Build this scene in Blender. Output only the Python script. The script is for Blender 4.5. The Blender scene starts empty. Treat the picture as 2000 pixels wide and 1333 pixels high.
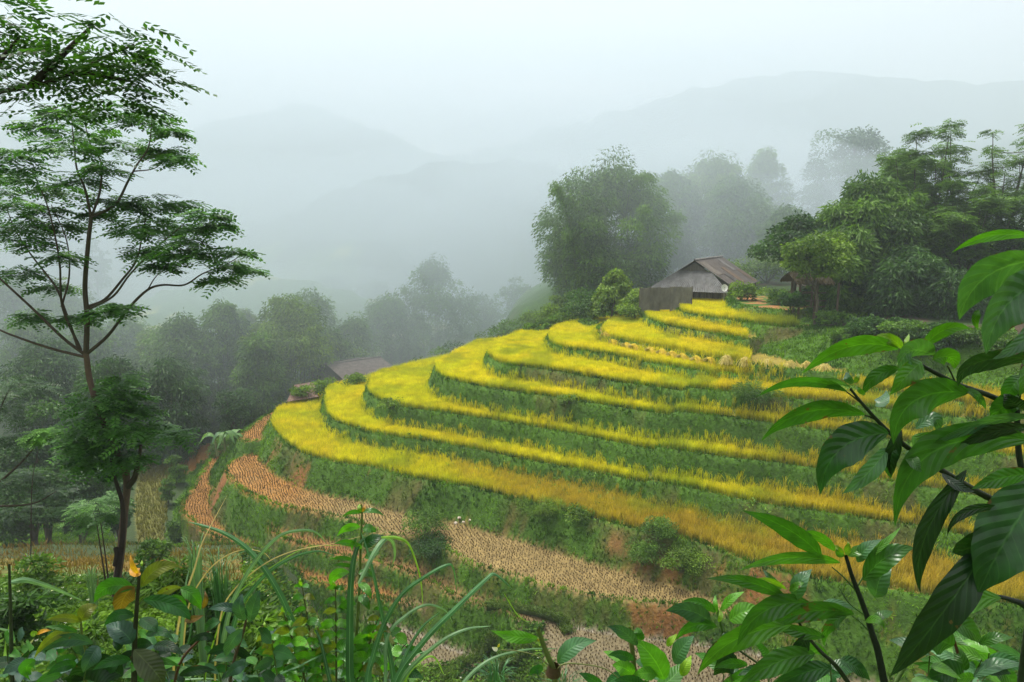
import bpy, math, random
import numpy as np
from math import radians, sin, cos, pi

# ---------------------------------------------------------------- camera, sky, sun, exposure
C = bpy.context.scene
COL = C.collection
PITCH = radians(9.0); FPX = 1333.0
cam_d = bpy.data.cameras.new('camera'); cam = bpy.data.objects.new('camera', cam_d); COL.objects.link(cam)
cam_d.sensor_width = 36; cam_d.lens = 36*FPX/2000; cam_d.clip_start = 0.05; cam_d.clip_end = 5000
cam.location = (0, 0, 0); cam.rotation_euler = (pi/2 - PITCH, 0, 0)
C.camera = cam
SUN_EL, SUN_AZ = 66, -55          # azimuth measured from +Y towards +X
w = bpy.data.worlds.new('World'); C.world = w; w.use_nodes = True
nt = w.node_tree; nt.nodes.clear()
wo = nt.nodes.new('ShaderNodeOutputWorld'); bg = nt.nodes.new('ShaderNodeBackground')
sky = nt.nodes.new('ShaderNodeTexSky'); sky.sky_type = 'NISHITA'; sky.sun_disc = False
sky.sun_elevation = radians(SUN_EL); sky.sun_rotation = radians(SUN_AZ)
sky.dust_density = 3.0; sky.air_density = 1.0
hs = nt.nodes.new('ShaderNodeHueSaturation'); hs.inputs['Saturation'].default_value = 0.26
mx = nt.nodes.new('ShaderNodeMix'); mx.data_type = 'RGBA'; mx.inputs['Factor'].default_value = 0.5
mx.inputs['B'].default_value = (5.5, 5.45, 5.4, 1)      # the even white of the cloud layer
nt.links.new(sky.outputs['Color'], hs.inputs['Color']); nt.links.new(hs.outputs['Color'], mx.inputs['A'])
nt.links.new(mx.outputs['Result'], bg.inputs['Color']); bg.inputs['Strength'].default_value = 0.13
nt.links.new(bg.outputs[0], wo.inputs['Surface'])
sl = bpy.data.lights.new('sun', 'SUN'); sl.energy = 2.7; sl.angle = radians(12); sl.color = (1, .95, .86)
so = bpy.data.objects.new('sun', sl); COL.objects.link(so)
so.rotation_euler = (pi/2 - radians(SUN_EL), 0, -radians(SUN_AZ)+pi)
# aim: the lamp's -Z points away from the sun
from mathutils import Vector
_d = Vector((sin(radians(SUN_AZ))*cos(radians(SUN_EL)), cos(radians(SUN_AZ))*cos(radians(SUN_EL)), sin(radians(SUN_EL))))
so.rotation_euler = _d.to_track_quat('Z', 'Y').to_euler()
C.view_settings.view_transform = 'Standard'; C.view_settings.look = 'None'
C.view_settings.exposure = 0.85; C.view_settings.gamma = 1
try:
    C.cycles.volume_bounces = 2; C.cycles.max_bounces = 8; C.cycles.transparent_max_bounces = 8
    C.cycles.diffuse_bounces = 4; C.cycles.transmission_bounces = 4
    C.cycles.use_denoising = True; C.cycles.use_adaptive_sampling = True; C.cycles.adaptive_threshold = 0.02
except Exception as e: print(e)

# ---------------------------------------------------------------- measuring the photograph
CP, SP = cos(PITCH), sin(PITCH)
def P(px, py, D):
    """the point at forward distance D seen at photo pixel px, py"""
    u = (px-1000)/FPX; v = (666.5-py)/FPX
    Y = CP + v*SP; Z = -SP + v*CP
    return np.array([u*D/Y, D, Z*D/Y])
def PZ(px, py, z):
    """the point at level z seen at photo pixel px, py"""
    u = (px-1000)/FPX; v = (666.5-py)/FPX
    Y = CP + v*SP; Z = -SP + v*CP
    t = z/Z
    return np.array([u*t, Y*t, z])

# ---------------------------------------------------------------- helpers
def tag(o, label=None, cat=None, group=None, kind=None):
    if label: o['label'] = label
    if cat: o['category'] = cat
    if group: o['group'] = group
    if kind: o['kind'] = kind
    return o
def empty(name, loc, rz=0.0):
    o = bpy.data.objects.new(name, None); COL.objects.link(o); o.empty_display_size = .2
    o.location = loc; o.rotation_euler = (0, 0, rz); return o
class MB:
    """collects quads (world or local coordinates) with a colour per vertex, builds ONE mesh object"""
    def __init__(s): s.V = []; s.F = []; s.K = []; s.n = 0; s.U = []
    def add(s, V, F, K, U=None):
        V = np.asarray(V, float).reshape(-1, 3); F = np.asarray(F, int).reshape(-1, 4)
        K = np.asarray(K, float)
        if K.ndim == 1: K = np.tile(K[:3], (len(V), 1))
        s.V.append(V); s.F.append(F + s.n); s.K.append(K); s.n += len(V)
        s.U.append(np.zeros((len(V), 3)) if U is None else U)
    def quads(s, Q, K):
        """Q (n,4,3), K (3,) or (n,3) or (n,4,3)"""
        n = len(Q)
        if n == 0: return
        K = np.asarray(K, float)
        if K.ndim == 1: K = np.tile(K, (n, 1))
        if K.ndim == 2: K = np.repeat(K[:, None, :], 4, 1)
        s.add(Q.reshape(-1, 3), np.arange(n*4).reshape(n, 4), K.reshape(-1, 3))
    def tube(s, pts, r, K, sides=7, cap=True):
        pts = np.asarray(pts, float); n = len(pts)
        r = np.broadcast_to(np.asarray(r, float), (n,))
        T = np.gradient(pts, axis=0); T /= np.linalg.norm(T, axis=1)[:, None]+1e-9
        a = np.array([0, 0, 1.]) if abs(T[0][2]) < .9 else np.array([1., 0, 0])
        N = np.cross(T[0], a); N /= np.linalg.norm(N); V = []
        for i in range(n):
            N = N - T[i]*np.dot(N, T[i]); N /= np.linalg.norm(N)+1e-9
            B = np.cross(T[i], N)
            an = np.arange(sides)*2*pi/sides
            V.append(pts[i] + r[i]*(np.cos(an)[:, None]*N + np.sin(an)[:, None]*B))
        V = np.concatenate(V); F = []
        for i in range(n-1):
            for k in range(sides):
                k2 = (k+1) % sides
                F.append((i*sides+k, i*sides+k2, (i+1)*sides+k2, (i+1)*sides+k))
        if cap and sides == 4:
            F.append((0, 1, 2, 3)); F.append(tuple((n-1)*sides + q for q in (3, 2, 1, 0)))
        s.add(V, F, K)
    def box(s, c, size, K, ax=None):
        ax = np.eye(3) if ax is None else np.asarray(ax, float)
        h = np.asarray(size, float)/2
        V = [np.asarray(c) + sx*h[0]*ax[0] + sy*h[1]*ax[1] + sz*h[2]*ax[2] for sz in (-1, 1) for sy in (-1, 1) for sx in (-1, 1)]
        s.add(V, [(0, 2, 3, 1), (4, 5, 7, 6), (0, 1, 5, 4), (2, 6, 7, 3), (0, 4, 6, 2), (1, 3, 7, 5)], K)
    def build(s, name, mat, parent=None, smooth=False, origin=None):
        V = np.concatenate(s.V); F = np.concatenate(s.F); K = np.concatenate(s.K); U = np.concatenate(s.U)
        if parent is not None: origin = np.array(parent.matrix_world.translation) if False else np.array(parent_loc(parent))
        if origin is None: origin = np.zeros(3)
        V = V - np.asarray(origin)
        me = bpy.data.meshes.new(name)
        me.vertices.add(len(V)); me.vertices.foreach_set('co', V.astype(np.float32).ravel())
        me.loops.add(F.size); me.loops.foreach_set('vertex_index', F.astype(np.int32).ravel())
        me.polygons.add(len(F)); me.polygons.foreach_set('loop_start', np.arange(0, F.size, 4, dtype=np.int32))
        me.polygons.foreach_set('use_smooth', np.full(len(F), smooth))
        me.update(calc_edges=True)
        at = me.attributes.new('col', 'FLOAT_COLOR', 'POINT')
        at.data.foreach_set('color', np.c_[K, np.ones(len(K))].astype(np.float32).ravel())
        if np.abs(U).max() > 0:
            au = me.attributes.new('luv', 'FLOAT_VECTOR', 'POINT'); au.data.foreach_set('vector', U.astype(np.float32).ravel())
        o = bpy.data.objects.new(name, me); COL.objects.link(o); me.materials.append(mat)
        if parent is not None: o.parent = parent
        else: o.location = origin
        return o
def parent_loc(o):
    v = Vector(o.location)
    while o.parent: o = o.parent; v = v + Vector(o.location)
    return v
def norm(a): return a/(np.linalg.norm(a, axis=-1, keepdims=True)+1e-9)
def crom(p, k=6):
    p = np.asarray(p, float); q = np.vstack([2*p[0]-p[1], p, 2*p[-1]-p[-2]]); out = []
    for i in range(1, len(q)-2):
        for t in np.linspace(0, 1, k, endpoint=False):
            a, b, c, d = q[i-1], q[i], q[i+1], q[i+2]
            out.append(.5*(2*b+(c-a)*t+(2*a-5*b+4*c-d)*t*t+(3*b-a-3*c+d)*t**3))
    out.append(p[-1]); return np.array(out)
def _h(i, j, s):
    n = (i*374761393 + j*668265263 + s*974634777) & 0xffffffff
    n = ((n ^ (n >> 13))*1274126177) & 0xffffffff
    return ((n ^ (n >> 16)) & 0xffff)/65535.0
def noise(x, y, sc=1.0, seed=1, oct=3):
    x = np.asarray(x, float)/sc; y = np.asarray(y, float)/sc; o = 0; a = .5; tot = 0
    for k in range(oct):
        i = np.floor(x).astype(np.int64); j = np.floor(y).astype(np.int64); fx = x-i; fy = y-j
        fx = fx*fx*(3-2*fx); fy = fy*fy*(3-2*fy); s = seed+k*17
        o = o + a*((_h(i, j, s)*(1-fx)+_h(i+1, j, s)*fx)*(1-fy)+(_h(i, j+1, s)*(1-fx)+_h(i+1, j+1, s)*fx)*fy)
        tot += a; a *= .5; x = x*2.03+5.1; y = y*2.03+1.7
    return o/tot      # 0..1
def sstep(a, b, x): t = np.clip((x-a)/(b-a), 0, 1); return t*t*(3-2*t)

# ---------------------------------------------------------------- materials
def new_mat(name):
    m = bpy.data.materials.new(name); m.use_nodes = True; t = m.node_tree; t.nodes.clear()
    return m, t, t.nodes.new('ShaderNodeOutputMaterial')
def leaf_mat(name, trans=.35, rough=.5, spec=.3, vary=.25, sc=3.0):
    m, t, out = new_mat(name); N = t.nodes.new; L = t.links.new
    at = N('ShaderNodeAttribute'); at.attribute_name = 'col'
    geo = N('ShaderNodeNewGeometry')
    ns = N('ShaderNodeTexNoise'); ns.inputs['Scale'].default_value = sc; ns.inputs['Detail'].default_value = 3
    L(geo.outputs['Position'], ns.inputs['Vector'])
    mr = N('ShaderNodeMapRange'); mr.inputs['From Min'].default_value = .3; mr.inputs['From Max'].default_value = .7
    mr.inputs['To Min'].default_value = 1-vary; mr.inputs['To Max'].default_value = 1+vary
    L(ns.outputs['Fac'], mr.inputs['Value'])
    mul = N('ShaderNodeVectorMath'); mul.operation = 'SCALE'; L(at.outputs['Color'], mul.inputs[0]); L(mr.outputs[0], mul.inputs['Scale'])
    pb = N('ShaderNodeBsdfPrincipled'); pb.inputs['Roughness'].default_value = rough
    pb.inputs['Specular IOR Level'].default_value = spec
    L(mul.outputs[0], pb.inputs['Base Color'])
    tr = N('ShaderNodeBsdfTranslucent'); m2 = N('ShaderNodeVectorMath'); m2.operation = 'MULTIPLY'
    m2.inputs[1].default_value = (1.25, 1.35, .55); L(mul.outputs[0], m2.inputs[0]); L(m2.outputs[0], tr.inputs['Color'])
    mix = N('ShaderNodeMixShader'); mix.inputs[0].default_value = trans
    L(pb.outputs[0], mix.inputs[1]); L(tr.outputs[0], mix.inputs[2]); L(mix.outputs[0], out.inputs['Surface'])
    return m
def solid_mat(name, rough=.85, bump=.3, sc=8.0, vary=.3, spec=.2, stretch=(1, 1, 1)):
    m, t, out = new_mat(name); N = t.nodes.new; L = t.links.new
    at = N('ShaderNodeAttribute'); at.attribute_name = 'col'; tc = N('ShaderNodeTexCoord')
    mp = N('ShaderNodeMapping'); mp.inputs['Scale'].default_value = stretch; L(tc.outputs['Object'], mp.inputs['Vector'])
    ns = N('ShaderNodeTexNoise'); ns.inputs['Scale'].default_value = sc; ns.inputs['Detail'].default_value = 6
    ns.inputs['Roughness'].default_value = .65; L(mp.outputs[0], ns.inputs['Vector'])
    mr = N('ShaderNodeMapRange'); mr.inputs['From Min'].default_value = .3; mr.inputs['From Max'].default_value = .7
    mr.inputs['To Min'].default_value = 1-vary; mr.inputs['To Max'].default_value = 1+vary; L(ns.outputs['Fac'], mr.inputs['Value'])
    mul = N('ShaderNodeVectorMath'); mul.operation = 'SCALE'; L(at.outputs['Color'], mul.inputs[0]); L(mr.outputs[0], mul.inputs['Scale'])
    pb = N('ShaderNodeBsdfPrincipled'); pb.inputs['Roughness'].default_value = rough; pb.inputs['Specular IOR Level'].default_value = spec
    L(mul.outputs[0], pb.inputs['Base Color'])
    bp = N('ShaderNodeBump'); bp.inputs['Strength'].default_value = bump; bp.inputs['Distance'].default_value = .05
    L(ns.outputs['Fac'], bp.inputs['Height']); L(bp.outputs[0], pb.inputs['Normal'])
    L(pb.outputs[0], out.inputs['Surface']); return m
M_LEAF = leaf_mat('foliage'); M_RICE = leaf_mat('rice', .3, .6, .15, .12, 1.2); M_GRASS = leaf_mat('grass', .3, .6, .15, .25, .8)
M_BARK = solid_mat('bark', .9, .6, 6, .35, stretch=(1, 1, .25))
M_STRAW = leaf_mat('straw', .15, .8, .1, .2, 2)

def ground_mat():
    m, t, out = new_mat('ground'); N = t.nodes.new; L = t.links.new
    at = N('ShaderNodeAttribute'); at.attribute_name = 'col'; wt = N('ShaderNodeAttribute'); wt.attribute_name = 'wet'
    geo = N('ShaderNodeNewGeometry')
    n1 = N('ShaderNodeTexNoise'); n1.inputs['Scale'].default_value = .9; n1.inputs['Detail'].default_value = 8; n1.inputs['Roughness'].default_value = .7
    n2 = N('ShaderNodeTexNoise'); n2.inputs['Scale'].default_value = 5; n2.inputs['Detail'].default_value = 6
    for n in (n1, n2): L(geo.outputs['Position'], n.inputs['Vector'])
    ad = N('ShaderNodeMath'); ad.operation = 'MULTIPLY'; L(n1.outputs['Fac'], ad.inputs[0]); L(n2.outputs['Fac'], ad.inputs[1])
    mr = N('ShaderNodeMapRange'); mr.inputs['From Min'].default_value = .12; mr.inputs['From Max'].default_value = .4
    mr.inputs['To Min'].default_value = .62; mr.inputs['To Max'].default_value = 1.4; L(ad.outputs[0], mr.inputs['Value'])
    mul = N('ShaderNodeVectorMath'); mul.operation = 'SCALE'; L(at.outputs['Color'], mul.inputs[0]); L(mr.outputs[0], mul.inputs['Scale'])
    pb = N('ShaderNodeBsdfPrincipled'); L(mul.outputs[0], pb.inputs['Base Color'])
    ro = N('ShaderNodeMapRange'); ro.inputs['To Min'].default_value = .95; ro.inputs['To Max'].default_value = .22; L(wt.outputs['Fac'], ro.inputs['Value'])
    L(ro.outputs[0], pb.inputs['Roughness']); pb.inputs['Specular IOR Level'].default_value = .3
    bp = N('ShaderNodeBump'); bp.inputs['Strength'].default_value = .5; bp.inputs['Distance'].default_value = .15
    L(n2.outputs['Fac'], bp.inputs['Height']); L(bp.outputs[0], pb.inputs['Normal']); L(pb.outputs[0], out.inputs['Surface'])
    return m

# ---------------------------------------------------------------- terrain
TER = {}   # level name -> dict(z, slope, poly)
def terr(name, z, px, close, slope=1.5, wig=.12):
    a = crom([PZ(x, y, z)[:2] for x, y in px], 6)
    TER[name] = dict(z=z, s=slope, poly=np.vstack([a, np.array(close, float)]), lip=a, wig=wig)
BACK = [(75, 60), (75, 125), (22, 125), (14, 105)]
def bk(dx, dy, right=(75, 36)):
    return [right, (75, 125), (20+dx, 125), (8+dx, 98+dy)]
# lips listed from the back-left, round the nose, along the front to the right
terr('t1', -20.4, [(700, 742), (640, 764), (600, 778), (548, 800), (533, 813), (528, 832), (550, 862), (587, 887), (644, 904), (719, 915), (775, 930), (850, 945), (920, 956), (1000, 976), (1080, 996), (1160, 1016), (1260, 1042), (1360, 1064), (1440, 1094), (1500, 1112), (1600, 1138), (1750, 1160), (1900, 1178), (2060, 1190), (2300, 1200)], bk(-9, -8))
terr('t2', -18.9, [(720, 739), (670, 752), (638, 765), (633, 782), (634, 800), (647, 821), (685, 837), (722, 848), (775, 857), (831, 864), (906, 877), (1000, 896), (1100, 915), (1200, 934), (1272, 949), (1380, 972), (1500, 997), (1610, 1012), (1750, 1033), (1850, 1052), (2000, 1078), (2200, 1105)], bk(-7, -7), slope=2.4)
terr('t3', -16.75, [(860, 703), (780, 722), (730, 738), (717, 755), (719, 770), (732, 781), (756, 790), (794, 799), (850, 806), (925, 818), (1000, 829), (1100, 847), (1200, 866), (1280, 882), (1400, 901), (1500, 912), (1610, 928), (1700, 946), (1800, 962), (2000, 995), (2200, 1020)], bk(-5, -6), slope=2.6)
terr('t4', -14.3, [(930, 672), (890, 692), (862, 708), (847, 720), (850, 729), (856, 735), (872, 742), (917, 753), (1000, 767), (1100, 781), (1200, 797), (1308, 813), (1400, 822), (1518, 839), (1680, 862), (1850, 886), (2050, 915), (2200, 935)], bk(-3, -5), slope=2.8)
terr('t5', -12.6, [(1040, 646), (1000, 660), (965, 678), (950, 692), (955, 701), (965, 707), (985, 714), (1060, 724), (1140, 737), (1210, 749), (1322, 765), (1400, 773), (1518, 786), (1650, 801), (1880, 828), (2100, 852)], bk(-1, -3), slope=2.8)
terr('t6', -11.45, [(1180, 628), (1120, 636), (1085, 645), (1070, 656), (1069, 666), (1080, 676), (1110, 684), (1175, 693), (1280, 714), (1400, 731), (1518, 743), (1650, 756), (1850, 785), (2100, 820)], bk(1, -2), slope=2.6)
terr('t7', -10.6, [(1262, 612), (1215, 619), (1188, 627), (1168, 640), (1164, 650), (1175, 661), (1217, 671), (1262, 680), (1325, 691), (1381, 702), (1455, 713), (1539, 722), (1609, 729), (1660, 730)], [(31, 60), (40, 66), (75, 80), (75, 125), (24, 125), (14, 100)], slope=2.4)
terr('t8', -9.4, [(1330, 590), (1290, 596), (1265, 604), (1256, 613), (1262, 623), (1280, 631), (1315, 641), (1400, 655), (1451, 665), (1475, 664)], [(24, 64), (40, 70), (75, 90), (75, 125), (26, 125), (17, 100)], slope=2.2)
terr('t9', -8.4, [(1440, 563), (1400, 571), (1345, 584), (1324, 595), (1323, 605), (1332, 611), (1350, 616), (1420, 627), (1455, 632), (1525, 641), (1580, 642)], [(34, 66), (75, 90), (75, 125), (28, 125), (20, 100)], slope=2.2)
terr('t10', -7.35, [(1500, 553), (1450, 560), (1426, 569), (1424, 580), (1432, 592), (1455, 600), (1500, 606), (1560, 609)], [(33, 70), (75, 92), (75, 125), (34, 125), (27, 100)], slope=1.0)
terr('hill', -8.2, [(1540, 630), (1600, 641), (1700, 656), (1850, 669), (2050, 690), (2300, 710)], [(90, 40), (90, 140), (10, 140), (8, 108), (20, 92), (30, 74)], slope=1.05, wig=.5)
terr('bench', -10.5, [(1140, 603), (1180, 612), (1300, 600)], [(30, 80), (60, 90), (90, 60), (90, 150), (18, 150), (10, 112)], slope=.5, wig=.5)
terr('s0', -22.9, [(560, 860), (520, 872), (470, 893), (448, 905), (440, 919), (445, 934), (475, 960), (512, 979), (569, 996), (625, 1006), (677, 1017), (740, 1042), (800, 1052), (852, 1067), (920, 1104), (1000, 1128), (1080, 1152), (1200, 1173), (1320, 1187), (1500, 1213), (1700, 1240), (2000, 1275), (2300, 1300)], [(60, 30), (75, 110), (0, 100), (-14, 84)], slope=1.8)
terr('s0b', -21.7, [(590, 783), (545, 800), (512, 817), (480, 840), (466, 852), (480, 864), (515, 862), (560, 868)], [(-14, 62), (-2, 70), (-5, 86), (-16, 84)], slope=1.2)
terr('s1', -24.6, [(470, 935), (500, 1000), (520, 1035), (537, 1049), (575, 1064), (624, 1078), (680, 1092), (760, 1108), (840, 1142), (900, 1172), (984, 1197), (1015, 1222), (1050, 1262), (1085, 1320), (1110, 1400)], [(8, 24), (60, 24), (75, 110), (-5, 100), (-18, 84)], slope=1.9)
terr('s2', -26.1, [(420, 880), (370, 960), (352, 990), (362, 1012), (400, 1042), (440, 1062), (480, 1082), (560, 1118), (640, 1146), (720, 1166), (800, 1186), (900, 1212), (960, 1240), (1010, 1275), (1060, 1330), (1100, 1380)], [(10, 28), (60, 24), (75, 110), (-8, 100), (-24, 84)], slope=1.7)
terr('s3', -27.4, [(345, 870), (352, 900), (368, 908), (402, 905), (430, 960), (560, 1135), (700, 1200), (760, 1290), (800, 1400)], [(0, 30), (40, 20), (75, 110), (-10, 100), (-28, 88)], slope=1.3, wig=.3)
def _line(p, q):
    return lambda x, y: (x-p[0])*(q[1]-p[1])-(y-p[1])*(q[0]-p[0])
_b1 = PZ(1272, 948, -18.9); _b2 = PZ(1325, 766, -12.6)
def brk(x, y):      # signed distance right of the line where the paddies step
    d = np.array([_b2[0]-_b1[0], _b2[1]-_b1[1]]); d /= np.linalg.norm(d)
    return (x-_b1[0])*d[1]-(y-_b1[1])*d[0] + .5*np.sin(y*.9)
STEP = {'t2': .28, 't3': .28, 't4': .3, 't5': .3}
def sdist(poly, x, y, margin):
    """signed distance (inside positive); far points get -margin"""
    out = np.full(x.shape, -margin)
    lo = poly.min(0)-margin; hi = poly.max(0)+margin
    m = (x > lo[0]) & (x < hi[0]) & (y > lo[1]) & (y < hi[1])
    X = x[m]; Y = y[m]; d2 = np.full(X.shape, 1e9); ins = np.zeros(X.shape, bool)
    n = len(poly)
    for i in range(n):
        ax, ay = poly[i]; bx, by = poly[(i+1) % n]; ex, ey = bx-ax, by-ay; L2 = ex*ex+ey*ey+1e-12
        t = np.clip(((X-ax)*ex+(Y-ay)*ey)/L2, 0, 1)
        d2 = np.minimum(d2, (X-ax-t*ex)**2+(Y-ay-t*ey)**2)
        c = ((ay > Y) != (by > Y)) & (X < (bx-ax)*(Y-ay)/((by-ay) if by != ay else 1e-12)+ax)
        ins ^= c
    d = np.sqrt(d2); out[m] = np.where(ins, d, -d); return out
LEFT_P = np.array([(0, -1.7), (1.2, -2.7), (4, -4.0), (8, -5.6), (12, -7.3), (16, -9.1), (22, -12.1), (30, -15.7), (40, -19.9), (49, -23.6), (58, -28), (70, -30)])
MID_P = np.array([(0, -1.7), (1.2, -2.9), (4, -4.7), (10, -9.0), (20, -16.4), (30, -23.4), (36, -28.6), (45, -30)])
RIDGES = [  # (pixels of the skyline, distance, fall-off)
    ([(-500, 640), (100, 600), (250, 590), (330, 562), (430, 543), (520, 536), (600, 547), (680, 566), (760, 596), (900, 640)], 158, .42),
    ([(200, 600), (380, 528), (520, 478), (640, 446), (700, 436), (800, 472), (900, 530), (1000, 580)], 320, .45),
    ([(-600, 480), (0, 470), (300, 440), (560, 420), (700, 352), (760, 327), (850, 314), (1000, 306), (1100, 318), (1300, 340), (1600, 380), (2600, 400)], 345, .6),
    ([(500, 420), (700, 340), (900, 292), (1050, 252), (1180, 216), (1300, 178), (1400, 155), (1560, 134), (1700, 140), (1850, 150), (2050, 160), (2600, 190)], 620, .7),
    ([(-900, 150), (-200, 180), (0, 215), (200, 230), (330, 250), (450, 225), (600, 190), (700, 235), (850, 290), (1100, 370)], 700, .7)]
def terrain(x, y, zones=False):
    u = x/np.maximum(y, 1.0)
    yy = np.maximum(y, 0)
    hl = np.interp(yy, LEFT_P[:, 0], LEFT_P[:, 1]); hm = np.interp(yy, MID_P[:, 0], MID_P[:, 1])
    f = sstep(-.42, -.2, u); h = hl*(1-f)+hm*f
    h = np.where(y < 0, -1.7-.35*y*0+.3*np.minimum(-y, 200), h)
    h = h - sstep(80, 160, y)*14*(1-sstep(-10, 40, x)) + (noise(x, y, 9, 3)-.5)*np.clip(np.hypot(x, y)/20, .1, 1.6)
    h = np.where((x < -60) & (y > 20), np.maximum(h, -30+(-x-60)*.25), h)
    h = np.where((x > 60) & (y > 20), np.maximum(h, -12+(x-60)*.3*sstep(20, 60, y)), h)
    kind = np.zeros(x.shape, int); ins = {}
    for k, (nm, t) in enumerate(TER.items()):
        mg = 14.0 if t['s'] > 1.06 else 45.0
        d = sdist(t['poly'], x, y, mg); away = d < -mg+.01
        d = d + (noise(x, y, 2.2, 11+k, 3)-.5)*2*t['wig']
        z = np.full(x.shape, t['z'])
        if nm in STEP: z = z + STEP[nm]*sstep(-.3, .3, brk(x, y))
        s = t['s']*(.85+.45*noise(x, y, 5, 50+k, 2))
        hh = np.where(d >= 0, z + .10*sstep(.45, .1, d), z+.10 - s*(-d) - .0)
        if nm in ('hill', 'bench'): hh = np.where(d < 0, t['z'] - (.5+.55*sstep(24, 31, x))*(-d)*(.8+.4*noise(x, y, 6, 88, 3)) - .13*np.maximum(-d-5.5, 0)**2, hh)
        hh = np.where(away, -99, hh)
        if nm in ('hill', 'bench'): hh = hh + np.maximum(d, 0)*.04 + (noise(x, y, 4, 90)-.5)*.5
        ins[nm] = d
        kind = np.where(hh > h, k+1, kind); h = np.maximum(h, hh)
    rid = np.zeros(x.shape, int)
    for k, (px, D, s) in enumerate(RIDGES):
        r = np.array([P(a, b, D) for a, b in px])
        zr = np.interp(x, r[:, 0], r[:, 2]); dy = D - y + (noise(x, y*0, 60, 7+k)-.5)*(40 if k > 1 else 14)
        hr = zr - s*np.abs(dy)*(.75+.5*noise(x, y, 70, 20+k, 2)) - (noise(x, y, 35, 31+k, 4)-.5)*10*np.minimum(np.abs(dy)/20, 1) + (noise(x, y, 11, 5+k, 4)-.5)*((9 if k == 2 else 5) if k > 1 else .6)
        if k < 2:
            q = 2.2; fr = hr/q-np.floor(hr/q); hr = (np.floor(hr/q)+sstep(.35, 1, fr))*q
        rid = np.where(hr > h, k+1, rid); h = np.maximum(h, hr)
    h = np.maximum(h, -52)
    if zones: return h, kind, rid, ins
    return h
def axis(lo, hi, st, far_lo, far_hi, g):
    a = list(np.arange(lo, hi, st)); s = st; x = a[-1]
    while x < far_hi: s = s*(1+g); x += s; a.append(x)
    s = st; x = lo; b = []
    while x > far_lo: s = s*(1+g); x -= s; b.append(x)
    return np.array(b[::-1]+a)
GX = axis(-44, 46, .23, -900, 900, .035); GY = axis(29, 93, .23, -90, 860, .035)
XX, YY = np.meshgrid(GX, GY)
H, KIND, RID, INS = terrain(XX, YY, True)
names = list(TER)
def at_ground(x, y, G=None):
    G = H if G is None else G
    x = np.asarray(x, float); y = np.asarray(y, float)
    i = np.clip(np.searchsorted(GX, x)-1, 0, len(GX)-2); j = np.clip(np.searchsorted(GY, y)-1, 0, len(GY)-2)
    fx = (x-GX[i])/(GX[i+1]-GX[i]); fy = (y-GY[j])/(GY[j+1]-GY[j])
    return (G[j, i]*(1-fx)+G[j, i+1]*fx)*(1-fy)+(G[j+1, i]*(1-fx)+G[j+1, i+1]*fx)*fy
gy_, gx_ = np.gradient(H, GY, GX); SLOPE = np.hypot(gx_, gy_)
def tread_mask(nm, d0=.12):
    z = TER[nm]['z'] + (STEP.get(nm, 0)*sstep(-.3, .3, brk(XX, YY)))
    return (INS[nm] > d0) & (H < z+.16) & (H > z-.05)
WX = XX*.83+YY*.56+(noise(XX+YY*.7, YY, 1.7, 301, 4)-.5)*5.5; WY = YY*.83-XX*.56+(noise(XX, YY-XX*.6, 1.7, 302, 4)-.5)*5.5
g1 = noise(WX, WY, 3.0, 201, 5); g2 = noise(XX, YY, 1.1, 203, 3)[..., None]; g3 = noise(XX, YY, 14, 207, 2)
GREEN = np.array([.07, .16, .010]); DKGREEN = np.array([.04, .09, .01]); BROWN = np.array([.115, .072, .03]); RED = np.array([.26, .09, .035])
TAN = np.array([.225, .16, .06]); ORANGE = np.array([.29, .14, .033]); WETC = np.array([.165, .132, .072]); FOREST = np.array([.03, .05, .016])
colr = DKGREEN + (GREEN-DKGREEN)*g1[..., None]
brown_mask = sstep(.52, .74, noise(WX, WY, 4.5, 211, 5))*sstep(.5, 1.0, SLOPE)
colr = colr + (BROWN-colr)*brown_mask[..., None]*.6
redm = sstep(.54, .74, noise(WX, WY, 3.4, 213, 5))*np.isin(KIND, [names.index(n)+1 for n in ('t1', 's0')])*sstep(.6, 1.2, SLOPE)
colr = colr + (RED-colr)*redm[..., None]*.75
WET = np.zeros(XX.shape)
for nm in names:
    m = tread_mask(nm, 0.0)[..., None]
    if nm[0] == 't' and nm != 't10': colr = np.where(m & (INS[nm] > .3)[..., None], np.array([.24, .19, .03]), colr)
    if nm in ('s0', 's0b'):
        o = sstep(-13, -21, XX)[..., None]*(.6+.6*g2); c = TAN + (ORANGE-TAN)*np.clip(o, 0, 1)
        colr = np.where(m, c, colr)
    if nm == 's1': q = (sstep(41.2, 39.6, YY)*sstep(-3, 2, XX))[..., None]; colr = np.where(m, ORANGE*.75+(TAN-ORANGE)*sstep(-18, 5, XX)[..., None]*.7, colr); colr = np.where(m, colr+(WETC-colr)*q, colr); WET = np.where(m[..., 0], .25+.65*q[..., 0], WET)
    if nm == 's2':
        q = sstep(-10, -4, XX)[..., None]; colr = np.where(m, ORANGE*.8+(WETC-ORANGE*.8)*q, colr); WET = np.where(m[..., 0], q[..., 0], WET)
    if nm == 's3': colr = np.where(m, WETC + (ORANGE*.8-WETC)*sstep(-12, -20, XX)[..., None], colr); WET = np.where(m[..., 0], .8, WET)
    if nm == 'hill': colr = np.where((INS[nm] > 3)[..., None] & (H > TER[nm]['z']-.5)[..., None], np.where(noise(WX, WY, 7, 233, 4)[..., None] > .6, np.array([.055, .036, .02]), np.array([.03, .06, .01]))*(.7+.6*g2), colr)
    if nm == 't10': colr = np.where((INS[nm] > .8)[..., None] & (g2 > .5), np.array([.3, .14, .05]), colr)
far = (RID > 0)[..., None]
yl = (SLOPE < .45)[..., None] & (RID <= 2)[..., None]
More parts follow.
